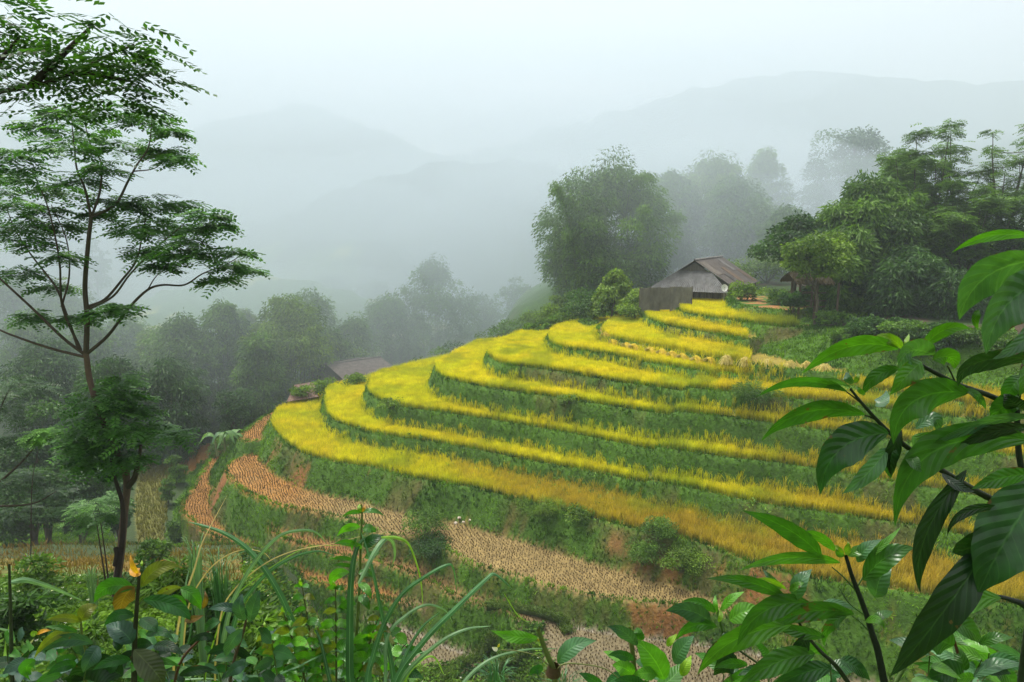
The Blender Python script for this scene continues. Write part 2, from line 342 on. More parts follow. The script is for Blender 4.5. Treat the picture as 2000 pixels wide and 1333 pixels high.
colr = np.where(far, np.where(yl & (noise(XX, YY, 22, 401, 3) > .5)[..., None], np.array([.42, .42, .08]), np.array([.10, .20, .04])), colr)
colr = np.where((RID > 2)[..., None], FOREST*(.7+.9*g3[..., None]), colr)
fl = (KIND == 0) & (RID == 0) & (YY > 20) & (H > -24.8) & (XX < 0)      # the dry meadow on the left slope
colr = np.where(fl[..., None], np.array([.17, .115, .025])+(np.array([.07, .12, .02])-np.array([.17, .115, .025]))*sstep(.35, .6, g1)[..., None], colr)
colr = np.where(((KIND == 0) & (RID == 0) & (YY > 42))[..., None], FOREST*1.2, colr)
# the long yellow strip in the valley on the left
strip_px = [(248, 1112), (240, 1000), (250, 930), (272, 870), (310, 835), (348, 815), (400, 796), (412, 803), (382, 828), (362, 860), (354, 900), (346, 960), (342, 1040), (346, 1112)]
strip_poly = np.array([PZ(a, b, -28.8)[:2] for a, b in strip_px])
sd_strip = sdist(strip_poly, XX, YY, 6)
k = sstep(-2.5, 0, sd_strip); H = np.where((KIND == 0) | (H < -26.5), H*(1-k)+(-28.8)*k, H)
colr = np.where((sd_strip > 0)[..., None], np.array([.13, .13, .03]), colr)
near_left = sstep(36, 26, YY)*sstep(8, 14, YY)
def ground_obj():
    ny, nx = XX.shape
    idx = np.arange(nx*ny).reshape(ny, nx)
    F = np.stack([idx[:-1, :-1], idx[:-1, 1:], idx[1:, 1:], idx[1:, :-1]], -1).reshape(-1, 4)
    mb = MB(); mb.add(np.stack([XX, YY, H], -1).reshape(-1, 3), F, colr.reshape(-1, 3))
    o = mb.build('ground', ground_mat(), smooth=True)
    a = o.data.attributes.new('wet', 'FLOAT', 'POINT'); a.data.foreach_set('value', WET.astype(np.float32).ravel())
    return tag(o, 'terraced hillside, valley floor and far mountains', None, None, 'structure')
ground_obj()
# ---------------------------------------------------------------- crops and grass
ramp_c = lambda a, b, t: np.asarray(a)+(np.asarray(b)-np.asarray(a))*np.asarray(t)[..., None]
def blades(mb, base, hgt, wid, lean, K0, K1, rng, segs=2, curl=.5):
    """base (n,3), lean (n,2) horizontal offset of the tip; a bent blade each, tapering to the tip"""
    n = len(base); hgt = np.broadcast_to(hgt, (n,)); wid = np.broadcast_to(wid, (n,))
    a = rng.uniform(0, 2*pi, n); side = np.stack([np.cos(a), np.sin(a), np.zeros(n)], -1)*wid[:, None]/2
    prev = base; ps = 1.0; K0 = np.broadcast_to(K0, (n, 3)); K1 = np.broadcast_to(K1, (n, 3))
    for s in range(1, segs+1):
        t = s/segs; z = hgt*(t - curl*.35*t*t*t)
        cur = base + np.c_[lean*(t**1.8)[..., None] if False else lean*t**1.8, z]
        c = 1.0 - .75*t if s == segs else 1.0 - .2*t
        Q = np.stack([prev-side*ps, prev+side*ps, cur+side*c, cur-side*c], 1)
        ka = K0+(K1-K0)*((s-1)/segs)**.7; kb = K0+(K1-K0)*t
        mb.quads(Q, np.stack([ka, ka, kb, kb], 1)); prev = cur; ps = c
def scatter(mask, dens, rng):
    """random points on the dense grid where mask is true"""
    j, i = np.where(mask[:-1, :-1])
    area = (GX[i+1]-GX[i])*(GY[j+1]-GY[j]); n = rng.poisson(area*dens)
    i = np.repeat(i, n); j = np.repeat(j, n)
    x = GX[i]+rng.random(len(i))*(GX[i+1]-GX[i]); y = GY[j]+rng.random(len(j))*(GY[j+1]-GY[j])
    return x, y
def inview(x, y, z=None, m=.1):
    u = x/np.maximum(y, .1); return (np.abs(u) < .78+m) & (y > .5)
RL = {'t1': 'golden ripe rice on the lowest and widest planted terrace, brown towards the right',
      't2': 'yellow ripe rice on the second planted terrace up, behind a green grass crescent',
      't3': 'yellow ripe rice on the third planted terrace from the bottom',
      't4': 'yellow ripe rice on the fourth planted terrace, curving to the barn side',
      't5': 'yellow ripe rice on the fifth planted terrace from the bottom, split by a step',
      't6': 'yellow ripe rice on the long terrace just below the row of cut sheaves',
      't7': 'yellow ripe rice standing just above the row of cut sheaves',
      't8': 'short yellow rice strip between the sheaf terrace and the topmost rice',
      't9': 'topmost yellow rice, turning green to the right, below the grey house'}
rng = np.random.default_rng(5)
for nm in RL:
    d0 = .75 if nm == 't7' else .14
    zt_ = TER[nm]['z']+STEP.get(nm, 0)*sstep(-.3, .3, brk(XX, YY)); m = (INS[nm] > d0) & (H < zt_+.13) & (H > zt_-.05) & inview(XX, YY)
    if nm in STEP: m &= np.abs(brk(XX, YY)) > .2
    if nm == 't7': m &= (XX*FPX < 475*YY*.985)
    if nm == 't8': m &= (XX*FPX < 465*YY*.99)
    if nm == 't9': m &= (XX*FPX < 560*YY)
    x, y = scatter(m, 26 if nm == 't1' else 44, rng); z = at_ground(x, y); n = len(x)
    if n == 0: print('no rice', nm); continue
    K = 8
    X = np.repeat(x, K)+rng.normal(0, .09, n*K); Y = np.repeat(y, K)+rng.normal(0, .09, n*K); Z = np.repeat(z, K)-.03
    hh = (.78+.2*np.repeat(noise(x, y, 1.3, 61, 2), K))*rng.uniform(.8, 1.15, n*K)
    u = X/Y; tone = noise(X, Y, 3.5, 71, 3)
    yel = ramp_c([.70, .68, .008], [.90, .74, .010], np.clip(tone*1.5-.25, 0, 1))
    if nm == 't1':
        g = np.clip(sstep(-.2, .12, u)*.85+(tone-.5)*.6, 0, 1); yel = yel+(np.array([.56, .38, .045])-yel)*g[:, None]
    elif nm in ('t9',):
        g = sstep(.3, .42, u); yel = yel+(np.array([.25, .30, .03])-yel)*g[:, None]
    else:
        g = np.clip(sstep(.18, .55, u)*.75+(tone-.5)*.4, 0, 1); yel = yel+(np.array([.62, .46, .03])-yel)*g[:, None]
    gr = sstep(.55, .78, noise(X, Y, 3.2, 77, 3))*.55; yel = yel+(np.array([.35, .42, .03])-yel)*gr[:, None]
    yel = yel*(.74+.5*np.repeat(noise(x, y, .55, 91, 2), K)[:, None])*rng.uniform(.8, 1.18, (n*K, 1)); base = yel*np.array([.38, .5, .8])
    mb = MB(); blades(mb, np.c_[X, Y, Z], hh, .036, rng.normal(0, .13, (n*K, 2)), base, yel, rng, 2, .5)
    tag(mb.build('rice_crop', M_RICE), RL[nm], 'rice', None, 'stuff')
# valley strip and the dry meadow
x, y = scatter((sd_strip > .2) & inview(XX, YY), 26, rng); z = at_ground(x, y); n = len(x)
mb = MB(); yl_ = ramp_c([.22, .18, .03], [.15, .17, .025], noise(x, y, 3, 5)); blades(mb, np.c_[x, y, z], .5, .07, rng.normal(0, .15, (n, 2)), yl_*.5, yl_, rng)
tag(mb.build('rice_crop', M_RICE), 'dull gold rice on the long narrow strip in the valley, left of the spur', 'rice', None, 'stuff')
m = fl & inview(XX, YY) & (YY > 20) & (XX < -3)
x, y = scatter(m, 9, rng); z = at_ground(x, y); n = len(x)
c0 = ramp_c([.26, .165, .035], [.11, .16, .025], sstep(.35, .65, noise(x, y, 4, 9)))*rng.uniform(.7, 1.2, (n, 1))
mb = MB(); blades(mb, np.c_[x, y, z], rng.uniform(.25, .6, n), .05, rng.normal(0, .15, (n, 2)), c0*.6, c0, rng)
tag(mb.build('meadow_grass', M_GRASS), 'brown and olive dry grass on the left slope behind the thin trunk', 'grass', None, 'stuff')
# stubble
mb = MB()
for nm in ('s0', 's0b', 's1', 's2', 's3'):
    z0 = TER[nm]['z']; m = tread_mask(nm, .3)
    gx, gy = np.meshgrid(np.arange(-34, 44, .235), np.arange(28, 92, .26))
    a = .45; rx = gx*cos(a)-(gy-50)*sin(a); ry = gx*sin(a)+(gy-50)*cos(a)+50
    wx = rx+(noise(rx, ry, 6, 3)-.5)*1.5; wy = ry+(noise(rx, ry, 6, 4)-.5)*1.5
    wx = wx+rng.normal(0, .03, wx.shape); wy = wy+rng.normal(0, .03, wx.shape)
    i = np.clip(np.searchsorted(GX, wx)-1, 0, len(GX)-2); j = np.clip(np.searchsorted(GY, wy)-1, 0, len(GY)-2)
    ok = m[j, i] & inview(wx, wy) & (rng.random(wx.shape) < .95); x = wx[ok]; y = wy[ok]; z = at_ground(x, y); n = len(x)
    K = 4; X = np.repeat(x, K)+rng.normal(0, .022, n*K); Y = np.repeat(y, K)+rng.normal(0, .022, n*K)
    dk = ramp_c([.05, .035, .018], [.16, .10, .05], rng.random(n*K))
    blades(mb, np.c_[X, Y, np.repeat(z, K)-.02], rng.uniform(.14, .26, n*K), .05, rng.normal(0, .035, (n*K, 2)), dk*.8, dk, rng, 1)
tag(mb.build('rice_stubble', M_STRAW), 'short dark rice stubble in rows on the harvested lower terraces', 'stubble', None, 'stuff')
# grass on the banks
bank = ((KIND > 0) | ((RID == 0) & (YY > 26) & (YY < 75) & (sd_strip < 0) & ~fl)) & (SLOPE > .28) & inview(XX, YY) & (YY > 29) & (YY < 95)
lipg = np.zeros(XX.shape, bool)
for nm in names:
    lipg |= (np.abs(INS[nm]) < .25) & (np.abs(H-TER[nm]['z']) < .5)
x, y = scatter((bank | lipg | ((KIND == 0) & (YY > 26) & (YY < 90) & (sd_strip < 0) & ~fl)) & inview(XX, YY), 32, rng); n = len(x); z = at_ground(x, y)
br = at_ground(x, y, brown_mask); keep = rng.random(n) > br*.62+at_ground(x, y, redm)*.6; x, y, z, br = x[keep], y[keep], z[keep], br[keep]; n = len(x)
c0 = ramp_c([.03, .10, .004], [.17, .34, .012], np.clip(noise(x, y, 1.8, 15, 5)*2.2-.65+rng.normal(0, .12, n), 0, 1))
c0 = c0+(np.array([.13, .10, .03])-c0)*(br*.6)[:, None]
K = 3; c0 = np.repeat(c0, K, 0)*rng.uniform(.6, 1.35, (n*K, 1))
X = np.repeat(x, K)+rng.normal(0, .07, n*K); Y = np.repeat(y, K)+rng.normal(0, .07, n*K)
hh = rng.uniform(.14, .34, n*K)*(.5+1.3*np.repeat(noise(x, y, 2.0, 19, 2), K))
mb = MB(); blades(mb, np.c_[X, Y, np.repeat(z, K)-.03], hh, .06, rng.normal(0, .12, (n*K, 2)), c0*.75, c0, rng)
tag(mb.build('bank_grass', M_GRASS), 'short green grass covering the banks between the terraces', 'grass', None, 'stuff')

# ---------------------------------------------------------------- foliage generators
def leafcloud(mb, p, d, L, W, K, rng, fold=.15):
    """rhombic leaves: p (n,3) stalk points, d (n,3) directions"""
    n = len(p); d = norm(d); r = rng.normal(0, 1, (n, 3)); s = norm(np.cross(d, r)); nn = np.cross(s, d)
    L = np.broadcast_to(L, (n,))[:, None]; W = np.broadcast_to(W, (n,))[:, None]
    Q = np.stack([p, p+d*L*.45+s*W/2+nn*fold*W, p+d*L, p+d*L*.45-s*W/2+nn*fold*W], 1)
    mb.quads(Q, K)
def lobes_crown(mb, lobes, n, L, W, c_lo, c_hi, rng, droop=.5, shell=.55, zsplit=None):
    lobes = np.asarray(lobes, float); wgt = (lobes[:, 3]*lobes[:, 4]+lobes[:, 4]*lobes[:, 5]+lobes[:, 3]*lobes[:, 5]); wgt /= wgt.sum()
    k = rng.choice(len(lobes), n, p=wgt); v = norm(rng.normal(0, 1, (n, 3))); v[:, 2] = np.where(v[:, 2] < -.5, -v[:, 2]*.5, v[:, 2])
    r = (shell+(1.12-shell)*rng.random(n))**.7
    p = lobes[k, :3]+v*r[:, None]*lobes[k, 3:6]
    d = v*np.array([1, 1, .3])+np.array([0, 0, -droop])+rng.normal(0, .45, (n, 3))
    tone = np.clip(.5+.5*(np.sin(k*12.9898)*43758.5453 % 1-.5)*1.6+rng.normal(0, .2, n), 0, 1)
    K = ramp_c(c_lo, c_hi, tone)*rng.uniform(.8, 1.2, (n, 1))
    leafcloud(mb, p, d, L*rng.uniform(.7, 1.3, n), W*rng.uniform(.7, 1.3, n), K, rng)
def rand_lobes(c, R, n, sz, rng, top=.2):
    v = norm(rng.normal(0, 1, (n, 3))); r = rng.random(n)**.4
    p = np.asarray(c)+v*r[:, None]*np.asarray(R)*.82
    s = rng.uniform(.7, 1.3, n)*sz
    return np.c_[p, s, s, s*rng.uniform(.55, .85, n)]
GN = {'a': ([.04, .10, .014], [.15, .28, .035]), 'b': ([.055, .12, .012], [.20, .32, .03]), 'c': ([.02, .06, .012], [.07, .16, .03]), 'd': ([.08, .16, .02], [.26, .38, .05])}
def sight(px, py, lo=12., hi=130.):
    """distance at which the ground is seen at a photo pixel"""
    D = np.arange(lo, hi, .15); q = np.array([P(px, py, d) for d in (1.,)])[0]; g = at_ground(q[0]*D, D)
    k = np.where(g >= q[2]*D)[0]; return float(D[k[0]]) if len(k) else hi
def place(px, D, ytop=None):
    x = P(px, 600, D)[0]; z = float(at_ground(x, D)); zt = P(px, ytop, D)[2] if ytop is not None else None
    return x, z, zt
def broad_tree(name, px, ytop, wpx, D, label, cat='tree', g='a', n=7000, leaf=(.42, .2), group=None, seed=1, trunk=.35, lob=34, aspect=None, low=.3, limbs=7):
    rng = np.random.default_rng(seed); x, z, zt = place(px, D, ytop); Hh = zt-z; R = wpx/FPX*D/2
    o = empty(name, (x, D, z)); tag(o, label, cat, group)
    base = np.array([x, D, z]); zc0 = z+Hh*low; Rz = (zt-zc0)/2; cc = np.array([x, D, zc0+Rz])
    lb = rand_lobes(cc, (R, R, Rz), lob, R*.30, rng)
    mb = MB(); top = cc+np.array([0, 0, Rz*.4]); r0 = trunk
    tp = crom([base+(0, 0, -.3), base+(.2, 0, Hh*low*.6), (base+top)/2+rng.normal(0, R*.05, 3), top], 4)
    mb.tube(tp, np.linspace(r0, r0*.2, len(tp)), [.10, .085, .06], 6)
    for k in range(limbs):
        q = lb[rng.integers(len(lb))][:3]; s = tp[int(len(tp)*rng.uniform(.3, .75))]
        mb.tube(crom([s, (s+q)/2+np.array([0, 0, -R*.1]), q], 4), np.linspace(r0*.4, r0*.08, 9), [.10, .085, .06], 5)
    mb.build('trunk', M_BARK, o, True)
    mc = MB(); lobes_crown(mc, lb, n, leaf[0], leaf[1], *GN[g], rng, .5)
    mc.build('crown', M_LEAF, o); return o
def bamboo(px, ytop, wpx, D, label, g='a', n=9000, culms=26, seed=1, group=None, leaf=(.62, .18), name='bamboo_clump', low=.0):
    rng = np.random.default_rng(seed); x, z, zt = place(px, D, ytop); Hh = zt-z; R = wpx/FPX*D/2
    o = empty(name, (x, D, z)); tag(o, label, 'bamboo', group); ms = MB(); mc = MB(); n = int(n*1.7)
    sz = R*.27; M = int(30+26*Hh/R); t = low+(1-low)*rng.random(M)**.8; rad = R*np.clip(.62+.45*np.sin(pi*np.clip(t, 0, 1)**1.3), 0, 1)*np.sqrt(np.clip(1-np.clip((t-.55)/.45, 0, 1)**2.2, .02, 1))
    a = rng.uniform(0, 2*pi, M); q = rng.random(M)**.4; s = sz*rng.uniform(.55, 1.25, M)
    lb = np.c_[x+np.cos(a)*rad*q*.85, D+np.sin(a)*rad*q*.85, z+t*(Hh-sz*.9), s, s, s*rng.uniform(.8, 1.6, M)]
    lobes_crown(mc, lb, n, leaf[0], leaf[1], *GN[g], rng, .8, .5)
    for k in range(culms):
        b = lb[rng.integers(M)][:3] if k % 3 else np.array([x+rng.normal(0, R*.22), D+rng.normal(0, R*.22), z+Hh*rng.uniform(.5, .8)])
        dr = norm(np.array([b[0]-x, (b[1]-D)*.6, 0])+rng.normal(0, R*.3, 3)*np.array([1, 1, 0])); L = R*rng.uniform(.2, .42)
        t = np.linspace(0, 1, 7); c = b+dr*L*t[:, None]**1.2*.8+np.c_[0*t, 0*t, L*(1.15*t-.75*t*t*t)]
        c[:, 2] = np.minimum(c[:, 2], zt+.02*Hh+rng.normal(0, .02*Hh)); ms.tube(np.vstack([[x+(b[0]-x)*.4, D+(b[1]-D)*.4, z-.2], c]), np.r_[.07, np.linspace(.05, .015, 7)], [.11, .15, .06], 4)
        per = max(24, n//120); tt = rng.random(per)**.7; i = np.clip((tt*6).astype(int), 0, 5); f = (tt*6-i)[:, None]
        p = c[i]*(1-f)+c[i+1]*f+rng.normal(0, R*.035, (per, 3)); d = dr*.6+np.array([0, 0, -.8])+rng.normal(0, .4, (per, 3))
        leafcloud(mc, p, d, leaf[0]*rng.uniform(.7, 1.2, per), leaf[1], ramp_c(*GN[g], np.clip(rng.normal(.75, .2, per), 0, 1)), rng)
    ms.build('cane_cluster', M_BARK, o, True); mc.build('crown', M_LEAF, o); return o
def compound(mb, base, d, L, m, l, wd, K, rng, up=(0, 0, 1), droop=.25):
    """pinnate leaves: base (n,3), direction d (n,3) unit-ish, m pairs of leaflets of length l"""
    n = len(base); d = norm(d); L = np.broadcast_to(L, (n,)); s = norm(np.cross(d, np.asarray(up)+rng.normal(0, .25, (n, 3)))); nn = np.cross(s, d)
    K = np.broadcast_to(K, (n, 3))
    for k in range(m):
        t = (k+1)/m; c = base+d*(L*t)[:, None]+np.array([0, 0, -1.])*(L*droop*t*t)[:, None]
        ll = l*(1-.45*abs(t-.55))
        for sg in (-1, 1):
            ld = norm(s*sg*.85+d*.5+np.array([0, 0, -.25])+rng.normal(0, .12, (n, 3)))
            ws = norm(np.cross(ld, nn))*wd/2
            mb.quads(np.stack([c, c+ld*ll*.4+ws, c+ld*ll, c+ld*ll*.4-ws], 1), K*rng.uniform(.8, 1.2, (n, 1)))
def pads(mb, centres, per, L, m, l, wd, c_lo, c_hi, rng, vz=.12):
    """umbrella-like layers of pinnate leaves: centres rows of (x,y,z,radius)"""
    for q in centres:
        c = np.array(q[:3]); R = q[3]; n = int(per*R*R)+int(per)
        a = rng.uniform(0, 2*pi, n); r = R*np.sqrt(rng.random(n)); r0 = np.maximum(r-L*.6, 0)
        dr = np.stack([np.cos(a), np.sin(a), 0*a], -1)
        b = c+dr*r0[:, None]+np.c_[0*a, 0*a, -.22*(r0/R)**2*R+rng.normal(0, vz*R, n)]
        a2 = a+rng.normal(0, .5, n); d = np.stack([np.cos(a2), np.sin(a2), rng.normal(.02, .15, n)], -1)
        tone = np.clip(rng.normal(.45, .25, n)+(rng.random()-.5)*.4, 0, 1)
        compound(mb, b, d, L*rng.uniform(.7, 1.15, n), m, l, wd, ramp_c(c_lo, c_hi, tone), rng)
def fern_tree(px, ytop, wpx, D, label, seed=1, g='a', npads=26, group=None, pr=.16, low=.35, name='tree', lean=0, per=6, leafL=1.1, lf=(.42, .15), dens=1.0):
    rng = np.random.default_rng(seed); x, z, zt = place(px, D, ytop); Hh = zt-z; R = wpx/FPX*D/2
    o = empty(name, (x, D, z)); tag(o, label, 'tree', group); mt = MB(); mc = MB(); base = np.array([x, D, z])
    fork = base+np.array([lean*.3, 0, Hh*low]); K = [.09, .08, .06]
    mt.tube(crom([base-(0, 0, .3), base+(rng.normal(0, .2), 0, Hh*low*.5), fork], 4), np.linspace(Hh*.013, Hh*.010, 9), K, 7)
    ps = []; nl = max(6, npads//7)
    for k in range(nl):
        a = k*2.4+rng.uniform(-.4, .4); rr = np.sqrt((k+.5)/nl); tip = base+np.array([lean+cos(a)*R*rr, sin(a)*R*rr*.8, Hh*(1-.45*rr**2.2)*rng.uniform(.86, 1.0)])
        mid = fork+(tip-fork)*.5+np.array([cos(a), sin(a), 0])*R*.08+rng.normal(0, R*.04, 3); L = crom([fork, mid, tip], 6)
        mt.tube(L, np.linspace(Hh*.0065, Hh*.0015, len(L)), K, 5); ps.append((*tip, R*pr*rng.uniform(.8, 1.3)))
        for q in range(6):
            s = L[int(rng.uniform(.3, .95)*(len(L)-1))]; e = s+np.array([rng.normal(0, R*.17), rng.normal(0, R*.16), abs(rng.normal(0, Hh*.045))])
            mt.tube(crom([s, (s+e)/2-(0, 0, Hh*.01), e], 3), np.linspace(Hh*.0025, Hh*.001, 7), K, 4); ps.append((*e, R*pr*rng.uniform(.7, 1.5)))
    pads(mc, ps, per, leafL, 5, lf[0], lf[1], *GN[g], rng, .28)
    mt.build('trunk', M_BARK, o, True); mc.build('crown', M_LEAF, o); return o
def bush(px, py, wpx, hpx, D, label, g='a', n=1500, seed=1, cat='bush', leaf=(.25, .12), group=None, name='bush', lob=14):
    """a low shrub whose foot stands at pixel py"""
    if D < 80: D = sight(px, py-2)
    rng = np.random.default_rng(seed); q = P(px, py, D); R = wpx/FPX*D/2; Hh = hpx/FPX*D; z = float(at_ground(q[0], D)); b = np.array([q[0], D, z])
    Hh = max(Hh, q[2]+Hh-z) if q[2] > z else Hh
    o = empty(name, b); tag(o, label, cat, group); lb = rand_lobes(b+(0, 0, Hh*.5), (R, R, Hh*.5), lob, min(R, Hh)*.36, rng)
    ms = MB()
    for k in range(6):
        t = lb[rng.integers(len(lb))][:3]; ms.tube(crom([b, (b+t)/2+rng.normal(0, .05, 3), t], 3), np.linspace(.03, .008, 7)*max(1, Hh/2), [.09, .08, .05], 4)
    ms.build('stem', M_BARK, o); mc = MB(); lobes_crown(mc, lb, n, leaf[0], leaf[1], *GN[g], rng, .3); mc.build('foliage', M_LEAF, o); return o
# ---------------------------------------------------------------- trees of the middle and far distance
bamboo(1185, 322, 285, 104, 'huge rounded bamboo clump left of the house, above the vine mound', 'a', 26000, 46, 11)
bamboo(1130, 420, 150, 101, 'ragged lower left shoulder of the huge bamboo, edge against the mist', 'a', 7000, 14, 12)
bamboo(1385, 305, 200, 128, 'hazy bamboo clump rising behind the house roof', 'b', 22000, 26, 13)
bamboo(1300, 330, 130, 122, 'misty bamboo between the huge clump and the one behind the house', 'a', 12000, 14, 14)
bamboo(1480, 290, 100, 140, 'palest tall bamboo with a curled top, left of the round misty tree', 'b', 11000, 14, 15)
broad_tree('tree', 1645, 232, 190, 150, 'big round misty tree with open limbs on the right skyline', g='c', n=12000, leaf=(.6, .3), seed=16, trunk=.6, lob=46, low=.4, limbs=16)
broad_tree('tree', 1580, 300, 90, 146, 'narrow misty tree joined to the left of the big round one', g='c', n=4500, leaf=(.6, .3), seed=17, low=.3)
bamboo(1690, 340, 200, 72, 'dark feathery bamboo mass at the centre of the right hand wood', 'a', 16000, 30, 18)
bamboo(1640, 440, 150, 69, 'dark drooping bamboo just right of the timber shelter', 'a', 12000, 22, 19)
bamboo(1760, 480, 160, 66, 'deep green bamboo thicket above the bare brown earth', 'c', 9000, 20, 20)
fern_tree(1800, 225, 240, 76, 'tall feathery tree with layered leaves left of the airy one at the right edge', 21, 'a', 90, per=22, pr=.15, low=.25)
fern_tree(1945, 188, 240, 74, 'airy tree with thin bare limbs at the right edge of the skyline', 22, 'a', 80, per=10, pr=.13, low=.3)
fern_tree(1880, 330, 220, 68, 'leafy layered tree in front of the airy one at the right edge', 23, 'a', 80, per=20, pr=.17, low=.2)
bamboo(1960, 430, 170, 70, 'dark bamboo at the right edge, behind the bright leaf tip', 'c', 8000, 18, 24)
bamboo(1850, 520, 150, 64, 'low dark bamboo beside the reddish trunk on the right', 'c', 7000, 14, 25)
broad_tree('tree', 1545, 425, 160, 72, 'dark leafy tree with a fan of bare limbs beside the timber shelter', g='c', n=9000, leaf=(.42, .26), seed=26, trunk=.3, lob=30, low=.42, limbs=10)
broad_tree('tree', 1592, 440, 130, 61, 'yellowish young tree leaning over the timber shelter', g='b', n=8000, leaf=(.34, .18), seed=27, trunk=.14, low=.42)
bamboo(850, 505, 170, 132, 'tall bamboo with drooping tips left of the long skyline, above the barn', 'a', 13000, 26, 31)
bamboo(755, 575, 160, 124, 'broad rounded bamboo between the barn and the mist', 'a', 11000, 24, 32)
bamboo(940, 570, 110, 146, 'pale bamboo in mist right of the tall drooping one', 'a', 5000, 14, 33)
broad_tree('tree', 1005, 532, 70, 150, 'slim pale tree standing in mist above the long terrace edge', g='a', n=2600, leaf=(.5, .25), seed=34, low=.25)
broad_tree('tree', 1040, 570, 70, 144, 'small pale tree in mist near the huge bamboo foot', g='a', n=2200, leaf=(.5, .25), seed=35, low=.2)
bamboo(610, 562, 130, 112, 'dark topped bamboo behind the light green clump near the barn', 'a', 8000, 20, 36)
bamboo(560, 580, 190, 99, 'light green bamboo with hanging plumes left of the barn', 'b', 16000, 30, 37)
bamboo(435, 582, 130, 100, 'upright dark bamboo with a pointed top in the valley wood', 'a', 12000, 20, 38)
bamboo(350, 620, 150, 96, 'grey green bamboo left of the pointed one in the valley wood', 'a', 11000, 22, 39)
bamboo(500, 650, 120, 92, 'mid green bamboo in front of the pointed one', 'a', 9000, 18, 40)
bamboo(640, 640, 110, 104, 'bamboo just behind the barn roof on its left', 'a', 6000, 14, 41)
bamboo(240, 610, 170, 108, 'dim bamboo seen right of the bare lower trunk on the left', 'a', 9000, 20, 42)
bamboo(120, 560, 170, 120, 'dim tall bamboo behind the layered tree on the left', 'a', 9000, 20, 43)
bamboo(10, 540, 170, 118, 'dim bamboo at the far left edge behind the layered tree', 'a', 8000, 18, 44)
bamboo(310, 700, 150, 84, 'dark bamboo above the head of the valley rice strip', 'c', 9000, 18, 45)
bamboo(200, 690, 160, 82, 'dark bamboo behind the small dense crown on the left', 'c', 8000, 18, 46)
bamboo(80, 660, 180, 86, 'dark bamboo low on the left, behind the layered tree', 'c', 9000, 18, 47)
broad_tree('tree', 190, 445, 60, 170, 'faint round tree on the misty slope behind the layered tree', g='c', n=2500, leaf=(.7, .4), seed=48, low=.0)
broad_tree('tree', 650, 535, 80, 200, 'dark clump of a tree on the far terraced hill, left of two', g='c', n=1800, leaf=(.8, .4), seed=49, low=.2)
broad_tree('tree', 735, 540, 80, 196, 'dark clump of a tree on the far terraced hill, right of two', g='c', n=1800, leaf=(.8, .4), seed=50, low=.2)
broad_tree('tree', 40, 760, 150, 60, 'dark round tree deep in the valley at the left edge', g='c', n=8000, leaf=(.4, .22), seed=51, low=.0)
broad_tree('tree', 110, 850, 190, 56, 'dark spreading tree in the valley below the small dense crown', g='c', n=9000, leaf=(.4, .22), seed=52, low=.0)
broad_tree('tree', 188, 905, 70, 60, 'dark tree just left of the valley rice strip', g='c', n=4500, leaf=(.36, .2), seed=53, low=.0)
broad_tree('tree', 10, 900, 150, 52, 'low dark tree above the dry meadow at the left edge', g='c', n=6000, leaf=(.36, .2), seed=54, low=.0)
broad_tree('tree', 445, 740, 90, 86, 'leafy dark tree behind the banana plant', g='c', n=4500, leaf=(.36, .2), seed=55, low=.0)
bamboo(1430, 345, 170, 118, 'hazy green bamboo thicket right above the farmhouse roof ridge', 'a', 16000, 20, 56)
bamboo(1530, 400, 120, 108, 'misty bamboo filling the gap behind the leafy dark tree', 'a', 9000, 16, 57)
bamboo(1850, 400, 200, 82, 'dense green bamboo behind the layered trees on the right', 'a', 15000, 22, 58)
bamboo(1740, 300, 130, 84, 'tall green bamboo head between round misty tree and feathery tree', 'a', 12000, 18, 59)
bamboo(1600, 560, 90, 72, 'low dark bamboo right behind the timber shelter', 'c', 6000, 10, 60)
bamboo(470, 600, 90, 112, 'feathery bamboo top behind the pointed one', 'b', 8000, 12, 72)
bamboo(690, 620, 120, 112, 'green bamboo rounding the back of the barn', 'a', 9000, 14, 73)
bamboo(300, 640, 130, 100, 'rounded bamboo left of the grey green one', 'b', 9000, 14, 74)
bamboo(170, 620, 120, 96, 'rounded green bamboo right behind the layered tree trunk', 'a', 8000, 14, 75)
bamboo(60, 600, 150, 98, 'mid green bamboo behind the left limbs of the layered tree', 'a', 9000, 14, 76)
# ---------------------------------------------------------------- buildings and small things on the spur
M_ROOF = solid_mat('weathered_sheet', .75, .4, 1.6, .38, .25, stretch=(1, 1, .5)); M_WOOD = solid_mat('weathered_wood', .9, .5, 5, .35, .1, stretch=(1, 1, .2))
M_PLAIN = solid_mat('painted_metal', .5, .05, 4, .06, .4)
def sheet(mb, a, b, c, d, ncor, amp, K, th=.03):
    """corrugated sheet with corners a b (top edge) d c (bottom edge); the ridges run from top to bottom; given a thickness"""
    a, b, c, d = [np.asarray(q, float) for q in (a, b, c, d)]; N = norm(np.cross(b-a, d-a)); N = N if N[2] > 0 or abs(N[2]) < .05 and N[1] < 0 else -N
    t = np.linspace(0, 1, ncor*4+1); h = amp*np.sin(t*ncor*2*pi)
    top = a+(b-a)*t[:, None]+N*h[:, None]; bot = d+(c-d)*t[:, None]+N*h[:, None]; n = len(t)
    V = np.vstack([top, bot, top-N*th, bot-N*th]); F = []
    for i in range(n-1):
        F += [(i, i+1, n+i+1, n+i), (2*n+i, 3*n+i, 3*n+i+1, 2*n+i+1), (i, 2*n+i, 2*n+i+1, i+1), (n+i, n+i+1, 3*n+i+1, 3*n+i)]
    F += [(0, n, 3*n, 2*n), (n-1, 3*n-1, 4*n-1, 2*n-1)]
    mb.add(V, F, K)
up3 = np.array([0, 0, 1.])
